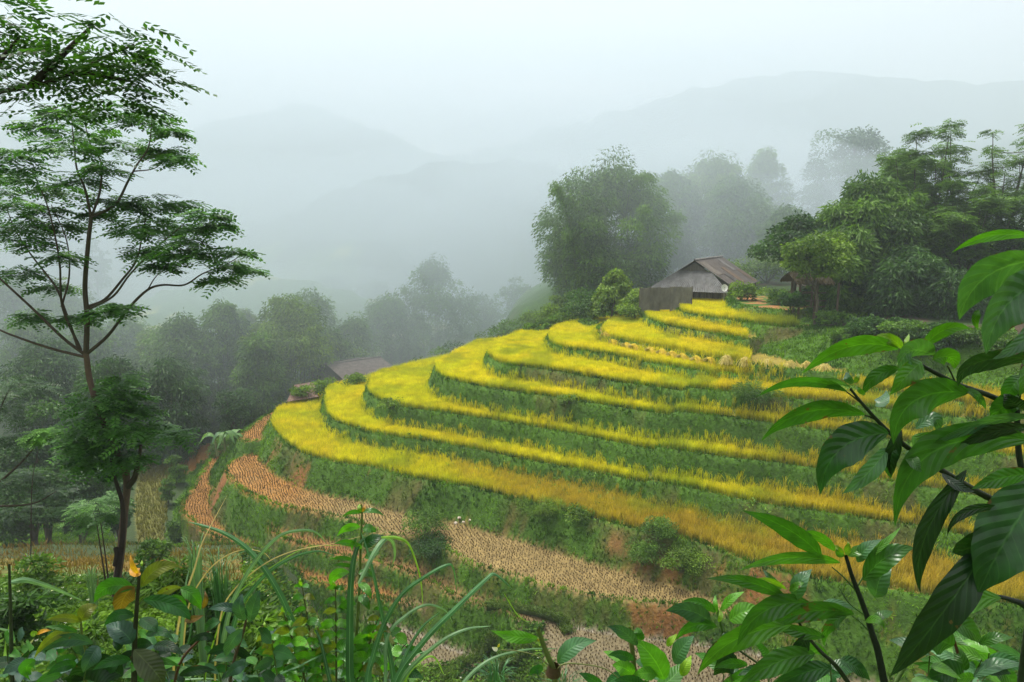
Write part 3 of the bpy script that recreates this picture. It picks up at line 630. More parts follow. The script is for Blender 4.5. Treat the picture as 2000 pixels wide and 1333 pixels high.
def house():
    A = P(1358, 509, 82); D_ = norm(np.array([.49, .87, 0])); S = np.array([D_[1], -D_[0], 0]); L = 14.; hw = 4.6; ze = P(1405, 559, 81)[2]; dz = A[2]-ze
    g0 = float(at_ground(A[0], A[1])); o = empty('farmhouse', (A[0], A[1], min(g0, ze-2.3)))
    tag(o, 'low farmhouse with a big grey corrugated gable roof at the top of the rice terraces', 'house')
    zb = min(g0, ze-2.3)-.6; K = [.17, .155, .145]; B = A+D_*L; dn = np.array([0, 0, -1.])
    m = MB()
    ov = .35; A2 = A-D_*ov; B2 = B+D_*ov; sl = S*hw+dn*dz
    sheet(m, A2+up3*.02, B2+up3*.02, B2+sl*1.08, A2+sl*1.08, 44, .035, [.115, .10, .09]); ro = m.build('roof', M_ROOF, o)
    for k_, (u0, u1, v0, v1, Kp) in enumerate([(.05, .2, .1, .55, [.15, .13, .11]), (.42, .55, .35, .9, [.14, .10, .07]), (.68, .8, .05, .5, [.17, .16, .15]), (.82, .97, .5, .98, [.12, .085, .06]), (.25, .36, .55, 1.02, [.09, .085, .08])]):
        q0 = lambda u, v: A2+(B2-A2)*u+sl*1.08*v+up3*(.065+.004*k_)
        m = MB(); sheet(m, q0(u0, v0), q0(u1, v0), q0(u1, v1), q0(u0, v1), 6, .03, Kp, .012); m.build('roof_sheet', M_ROOF, ro)
    m = MB(); sl2 = -S*hw*1.0+dn*dz; sheet(m, A2, B2, B2+sl2*1.05, A2+sl2*1.05, 44, .035, [.11, .10, .09]); m.build('roof', M_ROOF, o)
    m = MB(); m.tube([A2+up3*.08, B2+up3*.08], .12, [.30, .28, .26], 6); m.build('ridge_cap', M_ROOF, o)
    # lower hipped roof over the gable end
    t0 = A+dn*dz*.42; l0 = t0-S*hw*.42-D_*.02; r0 = t0+S*hw*.42-D_*.02; out = -D_*2.6
    lc = A-S*hw*1.12+dn*(dz+.55)+out; rc = A+S*hw*1.02+dn*(dz+.55)+out
    m = MB(); sheet(m, l0-D_*.1, r0-D_*.1, rc, lc, 34, .035, [.13, .13, .128]); m.build('end_roof', M_ROOF, o)
    # gable triangle and walls
    m = MB(); gp = [A+dn*.25-D_*.0, A-S*hw*.9+dn*(dz-.1), A+S*hw*.9+dn*(dz-.1)]
    V = [gp[0], gp[1], gp[2], gp[0]+D_*.12, gp[1]+D_*.12, gp[2]+D_*.12]; m.add(V, [(0, 1, 2, 2), (3, 5, 4, 4), (0, 3, 4, 1), (1, 4, 5, 2), (2, 5, 3, 0)], [.10, .09, .085]); m.build('gable', M_WOOD, o)
    for nm, p, q in (('wall', A+S*hw*.88-D_*.1, B+S*hw*.88), ('wall', A-S*hw*.9-D_*.1, A+S*hw*.9-D_*.1), ('wall', B-S*hw*.9, B+S*hw*.9), ('wall', A-S*hw*.9-D_*.1, B-S*hw*.9)):
        m = MB(); e = q-p; Lg = np.linalg.norm(e); e = e/Lg; nn = np.cross(e, up3); nb = int(Lg/.22)
        for k in range(nb):
            c = p+e*(k+.5)*Lg/nb; h = (ze-.12)-zb; m.box([c[0], c[1], zb+h/2], (Lg/nb*.93, .05, h), np.array([.20, .15, .10])*random.Random(k).uniform(.6, 1.25), (e, nn, up3))
        m.build(nm, M_WOOD, o)
    for k in range(6):
        m = MB(); c = A+S*(hw*1.0)+D_*(k*L/5); m.box([c[0], c[1], (zb+ze-.1)/2], (.16, .16, ze-.1-zb), [.09, .07, .05], (D_, S, up3))
        m.build('post', M_WOOD, o)
house()
def dish():
    c = P(1415, 563, 77); o = empty('satellite_dish', (c[0], c[1], c[2]-1.2)); tag(o, 'small pale satellite dish at the near corner of the farmhouse roof', 'satellite dish')
    n = norm(np.array([-.25, -1, .25])); a = norm(np.cross(n, up3)); b = np.cross(a, n); m = MB(); R = .42; V = []; F = []
    for i in range(5):
        for j in range(16):
            r = R*i/4+.001; V.append(c+a*r*cos(j*pi/8)*.85+b*r*sin(j*pi/8)+n*(.25*(r/R)**2*R))
    for i in range(4):
        for j in range(16): F.append((i*16+j, i*16+(j+1) % 16, (i+1)*16+(j+1) % 16, (i+1)*16+j))
    m.add(V, F, [.75, .75, .73]); m.build('reflector', M_PLAIN, o, True)
    m = MB(); m.tube([c, c-n*.15, c-n*.15-up3*2.6], .035, [.25, .25, .25], 6); m.build('mast', M_PLAIN, o)
    m = MB(); m.tube([c-b*R*.8+n*.1, c+n*.42], .015, [.3, .3, .3], 5); m.box(c+n*.43, (.08, .08, .08), [.3, .3, .3]); m.build('receiver_arm', M_PLAIN, o)
dish()
def iron_fence():
    a = P(1250, 563, 78); b = P(1353, 560, 74.5); o = empty('sheet_fence', (*((a+b)/2)[:2], a[2]-3)); tag(o, 'tall grey fence of ribbed metal sheets below the left end of the farmhouse', 'fence')
    n = 5
    for k in range(n):
        p = a+(b-a)*k/n; q = a+(b-a)*(k+.985)/n; h = 2.6+.12*sin(k*2.3); off = np.array([0, -.02*(k % 2), .08*sin(k*3)])
        m = MB(); sheet(m, p+off, q+off, q+off-up3*h, p+off-up3*h, 8, .035, np.array([.16, .155, .14])*(1+.12*sin(k*5)), .012); m.build('sheet_panel', M_ROOF, o)
    for k in range(n+1):
        m = MB(); p = a+(b-a)*k/n+np.array([0, .12, 0]); m.tube([p+up3*.05, p-up3*3], .05, [.12, .09, .06], 6); m.build('post', M_WOOD, o)
iron_fence()
def barn():
    a = P(637, 712, 96); b = P(744, 698, 100); c = P(800, 742, 92); d = P(688, 757, 88); o = empty('barn', (*((a+c)/2)[:2], d[2]-2.5)); tag(o, 'dark barn with a long ribbed rusty grey roof behind the left skyline of the terraces', 'barn')
    m = MB(); sheet(m, a, b, c, d, 44, .05, [.15, .125, .115]); m.build('roof', M_ROOF, o)
    back = (a-d)*np.array([1, 1, 0])*.95; a2 = a+back-up3*(a[2]-d[2])*.95; b2 = b+back-up3*(a[2]-d[2])*.95
    m = MB(); sheet(m, a-up3*.02, b-up3*.02, b2, a2, 44, .05, [.13, .11, .10]); m.build('roof', M_ROOF, o)
    m = MB(); m.tube([a+up3*.06, b+up3*.06], .13, [.17, .15, .14], 6); m.build('ridge_cap', M_ROOF, o)
    e = norm((b-a)*np.array([1, 1, 0])); s1 = d-a; s2 = a2-a
    for q, nm in ((a+e*.5, 'gable'), (b-e*.5, 'gable')):
        m = MB(); p1 = q+s1*.93-up3*.05; p2 = q+s2*.93-up3*.05; q0 = q-up3*.15
        V = [q0, p1, p2]; V = [v for v in V]+[v+e*.1 for v in V]; m.add(V, [(0, 1, 2, 2), (3, 5, 4, 4)], [.06, .05, .045]); m.build(nm, M_WOOD, o)
    for p, q in ((a+e*.5+s1*.9, b-e*.5+s1*.9), (a+e*.5+s2*.9, b-e*.5+s2*.9), (a+e*.5+s1*.9, a+e*.5+s2*.9), (b-e*.5+s1*.9, b-e*.5+s2*.9)):
        m = MB(); r = (q-p)*np.array([1, 1, 0]); Lg = np.linalg.norm(r); r /= Lg; nb = int(Lg/.3); zt = p[2]-.1
        for k in range(nb): cc = p+r*(k+.5)*Lg/nb; m.box([cc[0], cc[1], zt-1.6], (Lg/nb*.92, .06, 3.2), np.array([.10, .08, .06])*random.Random(k).uniform(.6, 1.3), (r, np.cross(r, up3), up3))
        m.build('wall', M_WOOD, o)
barn()
def leanto():
    a = P(575, 752, 84); b = P(612, 746, 86); c = P(622, 775, 80); d = P(560, 785, 78); o = empty('shed', (*((a+c)/2)[:2], c[2]-2)); tag(o, 'small rusty shed roof half hidden by bushes behind the lowest rice terrace', 'shed')
    m = MB(); sheet(m, a, b, c, d, 16, .04, [.20, .13, .10]); m.build('roof', M_ROOF, o)
    for q in (a, b, c, d): m = MB(); m.tube([q-up3*.05, q-up3*4], .07, [.09, .07, .05], 6); m.build('post', M_WOOD, o)
leanto()
def shelter():
    x0, x1, D = P(1560, 600, 64)[0], P(1606, 600, 64)[0], 64.; zt = P(1580, 552, D)[2]; g = float(at_ground((x0+x1)/2, D)); o = empty('timber_shelter', ((x0+x1)/2, D, g)); tag(o, 'open timber shelter with rails and a shaggy thatch roof under the trees', 'shelter')
    K = [.10, .07, .05]
    for k, (x, y) in enumerate([(x0, D), ((x0+x1)/2+.35, D), (x1-.6, D), (x1+1.1, D-.6), (x0+.2, D+2.4), (x1, D+2.4)]):
        m = MB(); gz = float(at_ground(x, y))-.3; m.tube([[x, y, gz], [x+.03, y, zt]], .11, K, 8); m.build('post', M_WOOD, o)
    for z in (zt-.05, zt-1.0, zt-1.75, zt-2.3):
        m = MB(); m.tube([[x0-.2, D-.13, z], [x1+.2, D-.15, z+.04]], .055, K, 6); m.build('rail', M_WOOD, o)
    m = MB(); m.tube([[x0-.1, D+2.4, zt-1.1], [x1+.1, D+2.4, zt-1.1]], .055, K, 6); m.build('rail', M_WOOD, o)
    # thatch: shaggy slope made of straw bundles over a frame
    m = MB(); rg = np.random.default_rng(3); cx = (x0+x1)/2; n = 5000
    u = rg.uniform(-1, 1, n); v = rg.uniform(-1, 1, n); hx = (x1-x0)/2+.6; hy = 1.9
    p = np.stack([cx+u*hx, D+1.2+v*hy, zt+.8*(1-np.abs(v))+.15+rg.normal(0, .04, n)], -1); d = np.stack([rg.normal(0, .15, n), np.sign(v), np.full(n, -.75)], -1)
    leafcloud(m, p, d, .6, .09, ramp_c([.03, .025, .015], [.08, .065, .035], rg.random(n)), rg, .02)
    th = np.array([[cx-hx, D+1.2-hy, zt-.0], [cx+hx, D+1.2-hy, zt], [cx+hx, D+1.2, zt+.82], [cx-hx, D+1.2, zt+.82], [cx-hx, D+1.2+hy, zt], [cx+hx, D+1.2+hy, zt]])
    m.add(np.vstack([th, th-up3*.12]), [(0, 1, 2, 3), (3, 2, 5, 4), (6, 9, 8, 7), (9, 10, 11, 8), (0, 6, 7, 1), (4, 5, 11, 10)], [.08, .06, .035]); m.build('thatch_roof', M_STRAW, o)
shelter()
def sheaves():
    xs = [(1180, 655), (1196, 662), (1222, 668), (1236, 671), (1268, 677), (1290, 682), (1310, 686), (1330, 690), (1357, 695), (1383, 697), (1418, 701), (1454, 705), (1498, 708), (1541, 711), (1574, 713), (1610, 717)]
    ords = 'leftmost second third fourth fifth sixth seventh eighth ninth tenth eleventh twelfth thirteenth fourteenth fifteenth rightmost'.split()
    for k, (px, py) in enumerate(xs):
        rg = np.random.default_rng(100+k); q = PZ(px, py+3, -10.45); z = float(at_ground(q[0], q[1])); z = max(min(z, -10.2), -10.9)
        o = empty('rice_sheaf', (q[0], q[1], z)); pale = k > 9
        od = ords[k]; tag(o, ('leftmost cut rice sheaf' if k == 0 else 'rightmost cut rice sheaf' if k == 15 else f'{od} cut rice sheaf from the left') + (', fanned and pale, ' if pale else ', bent golden, ')+'in the terrace edge row', 'rice sheaf', 'cut rice sheaves laid in a row on the terrace edge')
        n = 240; m = MB(); hd = norm(np.array([.75, -.55, 0]) if not pale else np.array([0.05, -1, 0])); sd = np.array([-hd[1], hd[0], 0])
        ang = rg.normal(0, .55 if pale else .35, n); d0 = hd*np.cos(ang)[:, None]+sd*np.sin(ang)[:, None]; L = rg.uniform(.55, .95, n)
        p0 = np.array([q[0], q[1], z+.42])+rg.normal(0, .06, (n, 3)); prev = p0-d0*.0; w = .022
        ts = [0, .3, .6, 1]; Kc = ramp_c([.62, .50, .10], [.85, .66, .06], rg.random(n)) if not pale else ramp_c([.50, .42, .14], [.70, .58, .2], rg.random(n))
        for a_, b_ in zip(ts[:-1], ts[1:]):
            f = lambda t: p0+d0*(L*t)[:, None]*.8+np.array([0, 0, 1])*(L*(.35*t-.95*t*t))[:, None]
            A_, B_ = f(a_), f(b_); s = norm(np.cross(B_-A_, rg.normal(0, 1, (n, 3))))*w; m.quads(np.stack([A_-s, A_+s, B_+s*1.2, B_-s*1.2], 1), Kc)
        m.build('rice_heads', M_RICE, o)
        m = MB(); n = 60; e = np.array([q[0], q[1], z+.42])+rg.normal(0, .05, (n, 3)); d = -hd*.6+np.array([0, 0, -.35])+rg.normal(0, .1, (n, 3)); leafcloud(m, e, d, .5, .05, np.array([.50, .42, .14]), rg); m.build('straw', M_STRAW, o)
        m = MB(); c = np.array([q[0], q[1], z+.42]); t = np.linspace(0, 2*pi, 9); ring = c+np.stack([sd[0]*np.cos(t)*.1, sd[1]*np.cos(t)*.1, np.sin(t)*.1], -1); m.tube(ring, .02, [.35, .28, .1], 4, False); m.build('binding', M_STRAW, o)
sheaves()
def banana(px, py, hpx, D, label, seed, nleaf=9):
    D = sight(px, py); rg = np.random.default_rng(seed); q = P(px, py, D); z = float(at_ground(q[0], D)); Hh = hpx/FPX*D; print('banana', D, z, q[2]); o = empty('banana_plant', (q[0], D, z)); tag(o, label, 'banana plant')
    top0 = z+Hh*.55
    for k in range(3):
        m = MB(); b = np.array([q[0]+(k-1)*.7, D+.3*k, z-.1]); t = np.array([b[0]+(k-1)*.2, b[1], top0-.35*abs(k-1)]); m.tube([b, (b+t)/2, t], [.17, .14, .08], [.20, .22, .09], 8); m.build('stem', M_BARK, o, True)
        for j in range(nleaf//3+2):
            a = rg.uniform(0, 2*pi); d = np.array([cos(a), sin(a), 0]); L = Hh*rg.uniform(.5, .8); tt = np.linspace(0, 1, 9); c = t+d*(L*.75*tt)[:, None]+np.c_[0*tt, 0*tt, L*(.9*tt-1.15*tt**2)]
            s = np.array([-d[1], d[0], 0]); wd = .19*np.sin(pi*np.clip(tt*.93+.06, 0, 1))**.6*(tt > .08)+.02; m = MB(); Kc = ramp_c([.06, .15, .05], [.16, .30, .08], rg.random())
            V = np.concatenate([c-s*wd[:, None]-up3*.12*wd[:, None]*2, c, c+s*wd[:, None]-up3*.12*wd[:, None]*2]); F = [(i, i+1, 9+i+1, 9+i) for i in range(8)]+[(9+i, 10+i, 19+i, 18+i) for i in range(8)]
            m.add(V, F, Kc); m.build('leaf', M_LEAF, o, True)
banana(438, 890, 78, 72, 'banana plant with ragged arching leaves beside the orange stubble terrace', 3)
# bushes, mounds and weeds
def mound():
    q = P(1200, 612, 84); z = float(at_ground(q[0], 84)); o = empty('vine_mound', (q[0], 84, z)); tag(o, 'bright yellow green mound of climbing vine left of the farmhouse', 'climbing plant'); rg = np.random.default_rng(8)
    lb = []
    for k in range(60):
        t = rg.random(); r = 2.9*(1-t**1.6)+.35; a = rg.uniform(0, 2*pi); lb.append((q[0]+.1+r*cos(a)*.85, 84+r*sin(a)*.7, q[2]-.2+t*5.0, .6, .6, .75))
    m = MB(); lobes_crown(m, lb, 9000, .3, .24, *GN['d'], rg, .7); m.build('vine_leaves', M_LEAF, o)
    m = MB(); 
    for k in range(5): m.tube([[q[0]+.5*cos(k), 84+.5*sin(k), z-.2], [q[0]+.2*cos(k*2), 84, q[2]+2+.5*k]], .08, [.1, .08, .06], 5)
    m.build('support_pole', M_WOOD, o)
mound()
for k, (px, py, wd, hh_, D) in enumerate([(1085, 640, 70, 26, 90), (1120, 628, 60, 36, 90), (1050, 655, 80, 20, 86), (1100, 600, 60, 34, 98), (1150, 640, 60, 16, 82)]):
    bush(px, py, wd, hh_, D, ['low shrub on the ridge just left of the huge bamboo foot', 'shrub directly under the left side of the huge bamboo', 'low grey green shrub where the terrace skyline begins to rise', 'misty shrub behind the huge bamboo foot at its left', 'low shrub at the foot of the vine mound, above the rice'][k], 'b' if k % 2 else 'a', 3000, 160+k, leaf=(.3, .15), lob=20)
bush(1150, 612, 110, 50, 86, 'dark shrubs at the left foot of the vine mound', 'c', 3500, 61, leaf=(.35, .18), lob=22)
bush(1240, 600, 90, 34, 80, 'yellow green climbing bush between vine mound and sheet fence', 'd', 2600, 62, leaf=(.3, .2))
bush(1375, 590, 60, 34, 76, 'small green bush against the lower wall of the farmhouse', 'b', 1600, 63, leaf=(.28, .16))
bush(1330, 568, 40, 26, 77, 'small bush growing up the ribbed metal fence', 'b', 900, 64, leaf=(.28, .16))
bush(1460, 590, 80, 34, 70, 'thick green shrub on the bank right of the topmost rice', 'b', 3000, 65, leaf=(.26, .12))
bush(1520, 598, 60, 30, 68, 'dark green shrub left of the ivy covered stump', 'a', 2000, 66, leaf=(.26, .12))
bush(1548, 615, 44, 62, 66, 'tall narrow ivy covered stump beside the timber shelter', 'c', 3200, 67, leaf=(.24, .18), lob=16)
bush(1620, 640, 130, 26, 60, 'low spreading weeds on the grassy slope below the shelter', 'a', 2600, 68, leaf=(.22, .14), lob=20)
bush(1740, 650, 120, 26, 57, 'low dark weeds on the slope below the bamboo mass', 'c', 2600, 69, leaf=(.22, .14), lob=20)
bush(1430, 545, 120, 30, 96, 'pale green undergrowth right behind the farmhouse', 'b', 2600, 70, leaf=(.4, .2), lob=20)
bush(1500, 520, 120, 36, 100, 'misty green undergrowth between farmhouse and leafy tree', 'b', 2600, 71, leaf=(.4, .2), lob=20)
for k, (px, py, wd, h, D) in enumerate([(880, 690, 90, 32, 98), (940, 665, 110, 34, 98), (1000, 648, 90, 30, 96), (1050, 632, 90, 26, 96), (820, 705, 80, 30, 98), (1095, 618, 80, 30, 95)]):
    ad = ['fourth', 'third', 'second from the right, broad', 'first from the right, low', 'leftmost', 'rightmost, beside the bamboo foot'][k]
    bush(px, py, wd, h, D, ['grey green bush behind the terrace skyline, second from the barn', 'broad grey green bush behind the middle of the terrace skyline', 'grey green bush behind the skyline, right of the broad one', 'low bush on the skyline near the foot of the huge bamboo', 'grey green bush just right of the barn roof', 'dark bush touching the foot of the huge bamboo'][k], 'b' if k % 2 else 'a', 2600, 80+k, leaf=(.32, .16), group='bushes along the back edge of the terraces', lob=18)
bush(700, 700, 110, 26, 106, 'light green broad leaved shrub peeping over the barn ridge', 'b', 2200, 90, leaf=(.5, .3))
bush(690, 770, 60, 26, 82, 'rounded green bush in front of the barn roof', 'b', 1600, 91, leaf=(.26, .15))
bush(640, 765, 70, 26, 82, 'green bush left of the one in front of the barn roof', 'b', 1800, 92, leaf=(.26, .15))
bush(585, 775, 44, 34, 80, 'leafy bush between shed roof and the bamboo', 'b', 1300, 93, leaf=(.26, .15))
bush(1075, 640, 24, 22, 92, 'buff plume headed reed on the skyline above the terraces', 'b', 500, 94, leaf=(.3, .05), cat='reed', name='reed')
bush(372, 850, 50, 60, 78, 'fern covered bank bush beside the head of the valley rice', 'a', 2600, 95, leaf=(.3, .14))
bush(345, 950, 44, 70, 66, 'dark fern bush on the bank right of the valley rice strip', 'a', 2600, 96, leaf=(.26, .12))
bush(350, 1060, 50, 60, 50, 'leafy bank bush between valley rice and orange terrace', 'a', 2600, 97, leaf=(.22, .1))
bush(330, 990, 30, 60, 60, 'narrow fern bush hugging the right side of the valley rice', 'a', 2000, 120, leaf=(.26, .12))
bush(300, 1100, 60, 46, 44, 'ferny bush at the near end of the valley rice strip', 'a', 2600, 98, leaf=(.22, .1))
bush(430, 890, 60, 40, 70, 'ferns around the foot of the banana plant', 'a', 1800, 99, leaf=(.24, .12))
bush(835, 1050, 90, 62, 46, 'bushy little tree at the divide of the stubble terraces', 'a', 3600, 110, leaf=(.17, .07), lob=26)
bush(845, 1090, 110, 42, 44, 'dark creeper spilling down the bank below the little tree', 'c', 3200, 111, leaf=(.16, .09), lob=24)
bush(1288, 1062, 70, 48, 37, 'rounded dull green bush at the lip of the brown rice', 'a', 2600, 112, leaf=(.14, .07), lob=20)
bush(1255, 1110, 80, 60, 38, 'hanging fern clump on the red bank below the brown rice', 'a', 3000, 113, leaf=(.24, .04), lob=20)
bush(1340, 1120, 120, 50, 37, 'bright green leafy patch at the right end of the red bank', 'b', 3600, 114, leaf=(.13, .08), lob=26)
bush(1475, 795, 90, 34, 49, 'dark grass tussock on the bank between rice strips on the right', 'a', 2400, 115, leaf=(.45, .035), cat='tussock', name='tussock')
bush(1130, 1020, 60, 34, 43, 'light leaved weed clump on the bank in mid picture', 'b', 900, 116, leaf=(.22, .09))
bush(1050, 1010, 130, 34, 44, 'coarse long grass clump on the bank below the brown rice', 'b', 2400, 117, leaf=(.4, .03), cat='tussock', name='tussock')
bush(765, 805, 60, 26, 56, 'pale weed patch on the bank inside the second green crescent', 'b', 900, 118, leaf=(.2, .1))
bush(1110, 800, 60, 22, 49, 'pale weedy patch on the bank under the fourth terrace', 'b', 600, 119, leaf=(.2, .1))
for k, (px, py, wd, h, g) in enumerate([(1690, 655, 90, 34, 'c'), (1770, 662, 110, 30, 'a'), (1850, 672, 110, 36, 'c'), (1930, 684, 120, 40, 'a'), (1650, 672, 90, 20, 'a'), (1800, 690, 120, 20, 'c')]):
    bush(px, py, wd, h, 55, ['dark shrub under the drooping bamboo right of the shelter', 'green shrub above the leaf tip cluster, at the wood edge', 'dark shrub at the wood edge left of the big pale leaf', 'green shrub at the wood edge behind the big pale leaf', 'low weeds on the slope just below the wood edge shrubs', 'low dark weeds behind the uppermost small leaf cluster'][k], g, 3200, 180+k, leaf=(.24, .13), lob=22, group='shrubs along the edge of the right hand wood')
# broad leaved herbs along one bank: too many to count
rg = np.random.default_rng(77); mh = MB()
ctl = crom([PZ(a, b, -19.0)[:2] for a, b in ((690, 850), (830, 876), (1000, 912), (1150, 944), (1350, 985), (1600, 1025))], 8)
for k in range(170):
    i = rg.integers(len(ctl)); x, y = ctl[i]+rg.normal(0, .5, 2)+np.array([0, .4]); z = float(at_ground(x, y))
    if rg.random() > .35+.65*(abs(i-len(ctl)*.35) < len(ctl)*.3): continue
    n = rg.integers(8, 18); a = rg.uniform(0, 2*pi, n); d = np.stack([np.cos(a), np.sin(a), rg.uniform(-.1, .7, n)], -1); p = np.array([x, y, z])+np.c_[rg.normal(0, .05, (n, 2)), rg.uniform(.1, .5, n)]
    leafcloud(mh, p, d, rg.uniform(.2, .34, n), .10, ramp_c([.07, .17, .02], [.22, .36, .04], rg.random(n)), rg)
tag(mh.build('broad_leaved_herbs', M_LEAF), 'bright broad leaved herbs along the bank above the lowest rice', 'herbs', None, 'stuff')
# low bunds across the flooded paddies
for k, (px, lab) in enumerate([([(952, 1185), (1000, 1192), (1060, 1200), (1100, 1222), (1108, 1240)], 'curving green bund at the head of the flooded paddies'), ([(1040, 1262), (1020, 1285), (980, 1310), (940, 1345)], 'grassy bund crossing the flooded paddies, right of two'), ([(965, 1250), (945, 1275), (900, 1300), (860, 1330)], 'grassy bund crossing the flooded paddies, left of two')]):
    c = crom([P(a, b, sight(a, b)) for a, b in px], 6); c[:, 2] = at_ground(c[:, 0], c[:, 1])-.05
    o = empty('bund', c[len(c)//2]); tag(o, lab, 'bund'); m = MB(); m.tube(c, .33, [.06, .09, .025], 10); m.build('earth_bank', M_BARK, o, True)
    n = 2600; i = rg.integers(0, len(c)-1, n); f = rg.random((n, 1)); p = c[i]*(1-f)+c[i+1]*f+np.c_[rg.normal(0, .22, (n, 2)), np.full(n, .2)]
    m = MB(); blades(m, p, rg.uniform(.12, .3, n), .05, rg.normal(0, .1, (n, 2)), np.array([.05, .09, .015]), ramp_c([.07, .14, .02], [.16, .24, .04], rg.random(n)), rg); m.build('grass_cover', M_GRASS, o)
# pale stones below the red bank
for k, (px, py) in enumerate([(897, 1012), (905, 1020), (918, 1016), (890, 1022)]):
    q = PZ(px, py, -22.4); s = rg.uniform(.1, .18); m = MB(); th, ph = np.meshgrid(np.linspace(0, 2*pi, 9)[:-1], np.linspace(.05, pi-.05, 6)); r = 1+.25*np.sin(3*th+k)*np.sin(2*ph)
    V = np.stack([q[0]+s*r*np.sin(ph)*np.cos(th), q[1]+s*r*np.sin(ph)*np.sin(th), q[2]+.7*s*r*np.cos(ph)], -1).reshape(-1, 3); F = [(i*8+j, i*8+(j+1) % 8, (i+1)*8+(j+1) % 8, (i+1)*8+j) for i in range(5) for j in range(8)]
    m.add(V, F, [.5, .42, .34]); tag(m.build('stone', M_BARK, origin=q), ['pale stone highest on the red bank', 'pale stone just below the highest one on the red bank', 'pale stone at the right of the small group on the red bank', 'pale stone lowest on the red bank, near the bushy little tree'][k], 'stone', 'pale stones on the red bank')
# ---------------------------------------------------------------- trees on the near left slope
def hero_tree():
    D = 15.; rg = np.random.default_rng(9); g = PZ; b0 = P(226, 1148, D); gz = float(at_ground(b0[0], D)); o = empty('layered_tree', (b0[0], D, gz)); tag(o, 'tall slender tree with flat layers of feathery leaves and a forked bare trunk, left', 'tree')
    K = [.075, .055, .04]; m = MB(); dd = {}
    def br(px, r0, r1, d0=0, d1=0, K=K, mbb=None):
        n = len(px); pts = crom([P(a, b, D+d0+(d1-d0)*i/(n-1)) for i, (a, b) in enumerate(px)], 5); (mbb or m).tube(pts, np.linspace(r0, r1, len(pts)), K, 8 if r0 > .05 else 5)
    base = [(226, 1148), (236, 1080), (243, 1000), (248, 940), (232, 890), (200, 820), (176, 745), (168, 690)]
    pts = crom([P(a, b, D) for a, b in base], 6); pts = np.vstack([[b0[0], D, gz-.3], pts]); m.tube(pts, np.r_[.15, np.linspace(.09, .06, len(pts)-1)], [.12, .08, .06], 10); m.build('trunk', M_BARK, o, True)
    m = MB(); br([(250, 950), (262, 935), (270, 905), (275, 870)], .08, .03, 0, -.3); m.build('limb', M_BARK, o, True)
    B = [([(168, 692), (170, 620), (166, 560), (172, 480), (178, 425)], .075, .05, 0, 0), ([(178, 425), (166, 370), (150, 330), (145, 285), (140, 240)], .04, .01, 0, -.6), ([(178, 425), (195, 375), (197, 318), (178, 285), (165, 240)], .035, .01, 0, .6), ([(178, 425), (225, 400), (250, 355), (268, 322), (290, 288), (297, 235)], .045, .012, 0, .3),
         ([(262, 335), (300, 330), (325, 312)], .02, .008, .2, .4), ([(170, 600), (205, 585), (240, 545), (266, 510), (278, 460), (285, 425)], .045, .012, 0, .8), ([(170, 606), (220, 580), (255, 535), (312, 478), (358, 440)], .04, .01, 0, -.6), ([(172, 690), (212, 655), (252, 602), (288, 567), (318, 557), (360, 557), (396, 535), (441, 517), (470, 500)], .05, .01, 0, .5), ([(288, 567), (305, 540), (330, 520)], .02, .008, .2, .5),
         ([(164, 692), (122, 660), (62, 602), (0, 545), (-50, 500)], .05, .02, 0, -.5), ([(166, 698), (102, 682), (42, 662), (-10, 640), (-70, 600)], .045, .02, 0, .6), ([(152, 678), (128, 610), (108, 560), (62, 500), (30, 450), (10, 400)], .04, .01, 0, .9), ([(158, 684), (122, 600), (116, 510), (95, 410), (66, 340)], .04, .01, 0, -.9), ([(120, 600), (135, 540), (130, 470), (100, 400)], .03, .01, -.2, .3)]
    for k, q in enumerate(B):
        q = (q[0], q[1]*.8, q[2]*.8, q[3], q[4]); m = MB(); br(*q); m.build('limb', M_BARK, o, True)
    pd = [(130, 222, 58), (200, 215, 62), (290, 232, 52), (75, 248, 45), (160, 262, 66), (240, 285, 56), (322, 296, 40), (335, 258, 28), (120, 290, 50), (200, 325, 42), (345, 310, 22),
          (20, 300, 45), (20, 330, 50), (60, 350, 55), (110, 372, 56), (160, 352, 42), (30, 400, 50), (90, 408, 50), (15, 448, 55), (65, 470, 50), (110, 500, 42), (40, 532, 50), (100, 560, 42), (0, 370, 50), (60, 440, 50), (120, 440, 40),
          (300, 395, 46), (255, 398, 36), (350, 402, 42), (402, 420, 34), (258, 448, 46), (320, 448, 56), (380, 446, 42), (272, 492, 40), (330, 495, 48), (384, 496, 28), (420, 440, 16), (300, 430, 50), (365, 470, 40), (310, 520, 28),
          (460, 492, 34), (450, 518, 30), (488, 528, 13), (428, 545, 16), (205, 392, 32), (188, 418, 26), (205, 610, 34), (235, 600, 22), (150, 620, 26), (60, 620, 30)]
    low = [(215, 752, 56), (180, 782, 50), (250, 778, 45), (200, 815, 66), (160, 840, 50), (250, 842, 50), (210, 868, 60), (170, 892, 42), (255, 896, 40), (312, 836, 24), (340, 850, 13), (285, 832, 26), (215, 800, 60), (190, 900, 40), (230, 915, 34), (275, 800, 30), (150, 870, 34), (240, 740, 30)]
    for nm, L_, dz, c0, c1 in (('crown', pd, 1.4, [.035, .11, .022], [.12, .30, .045]), ('lower_crown', low, .7, [.035, .11, .02], [.11, .28, .04])):
        C_ = []
        for (a, b, r) in L_:
            q = P(a, b, D+rg.uniform(-dz, dz)); C_.append((*q, r/FPX*D*1.05))
        m = MB(); pads(m, C_, 44, .46, 6, .14, .062, c0, c1, rg, .14); m.build(nm, M_LEAF, o)
        print(nm, m.n//4)
    o2 = empty('climber', (b0[0]-.1, D-.2, gz)); tag(o2, 'dark twisted climber stem leaning against the bare left trunk', 'climber')
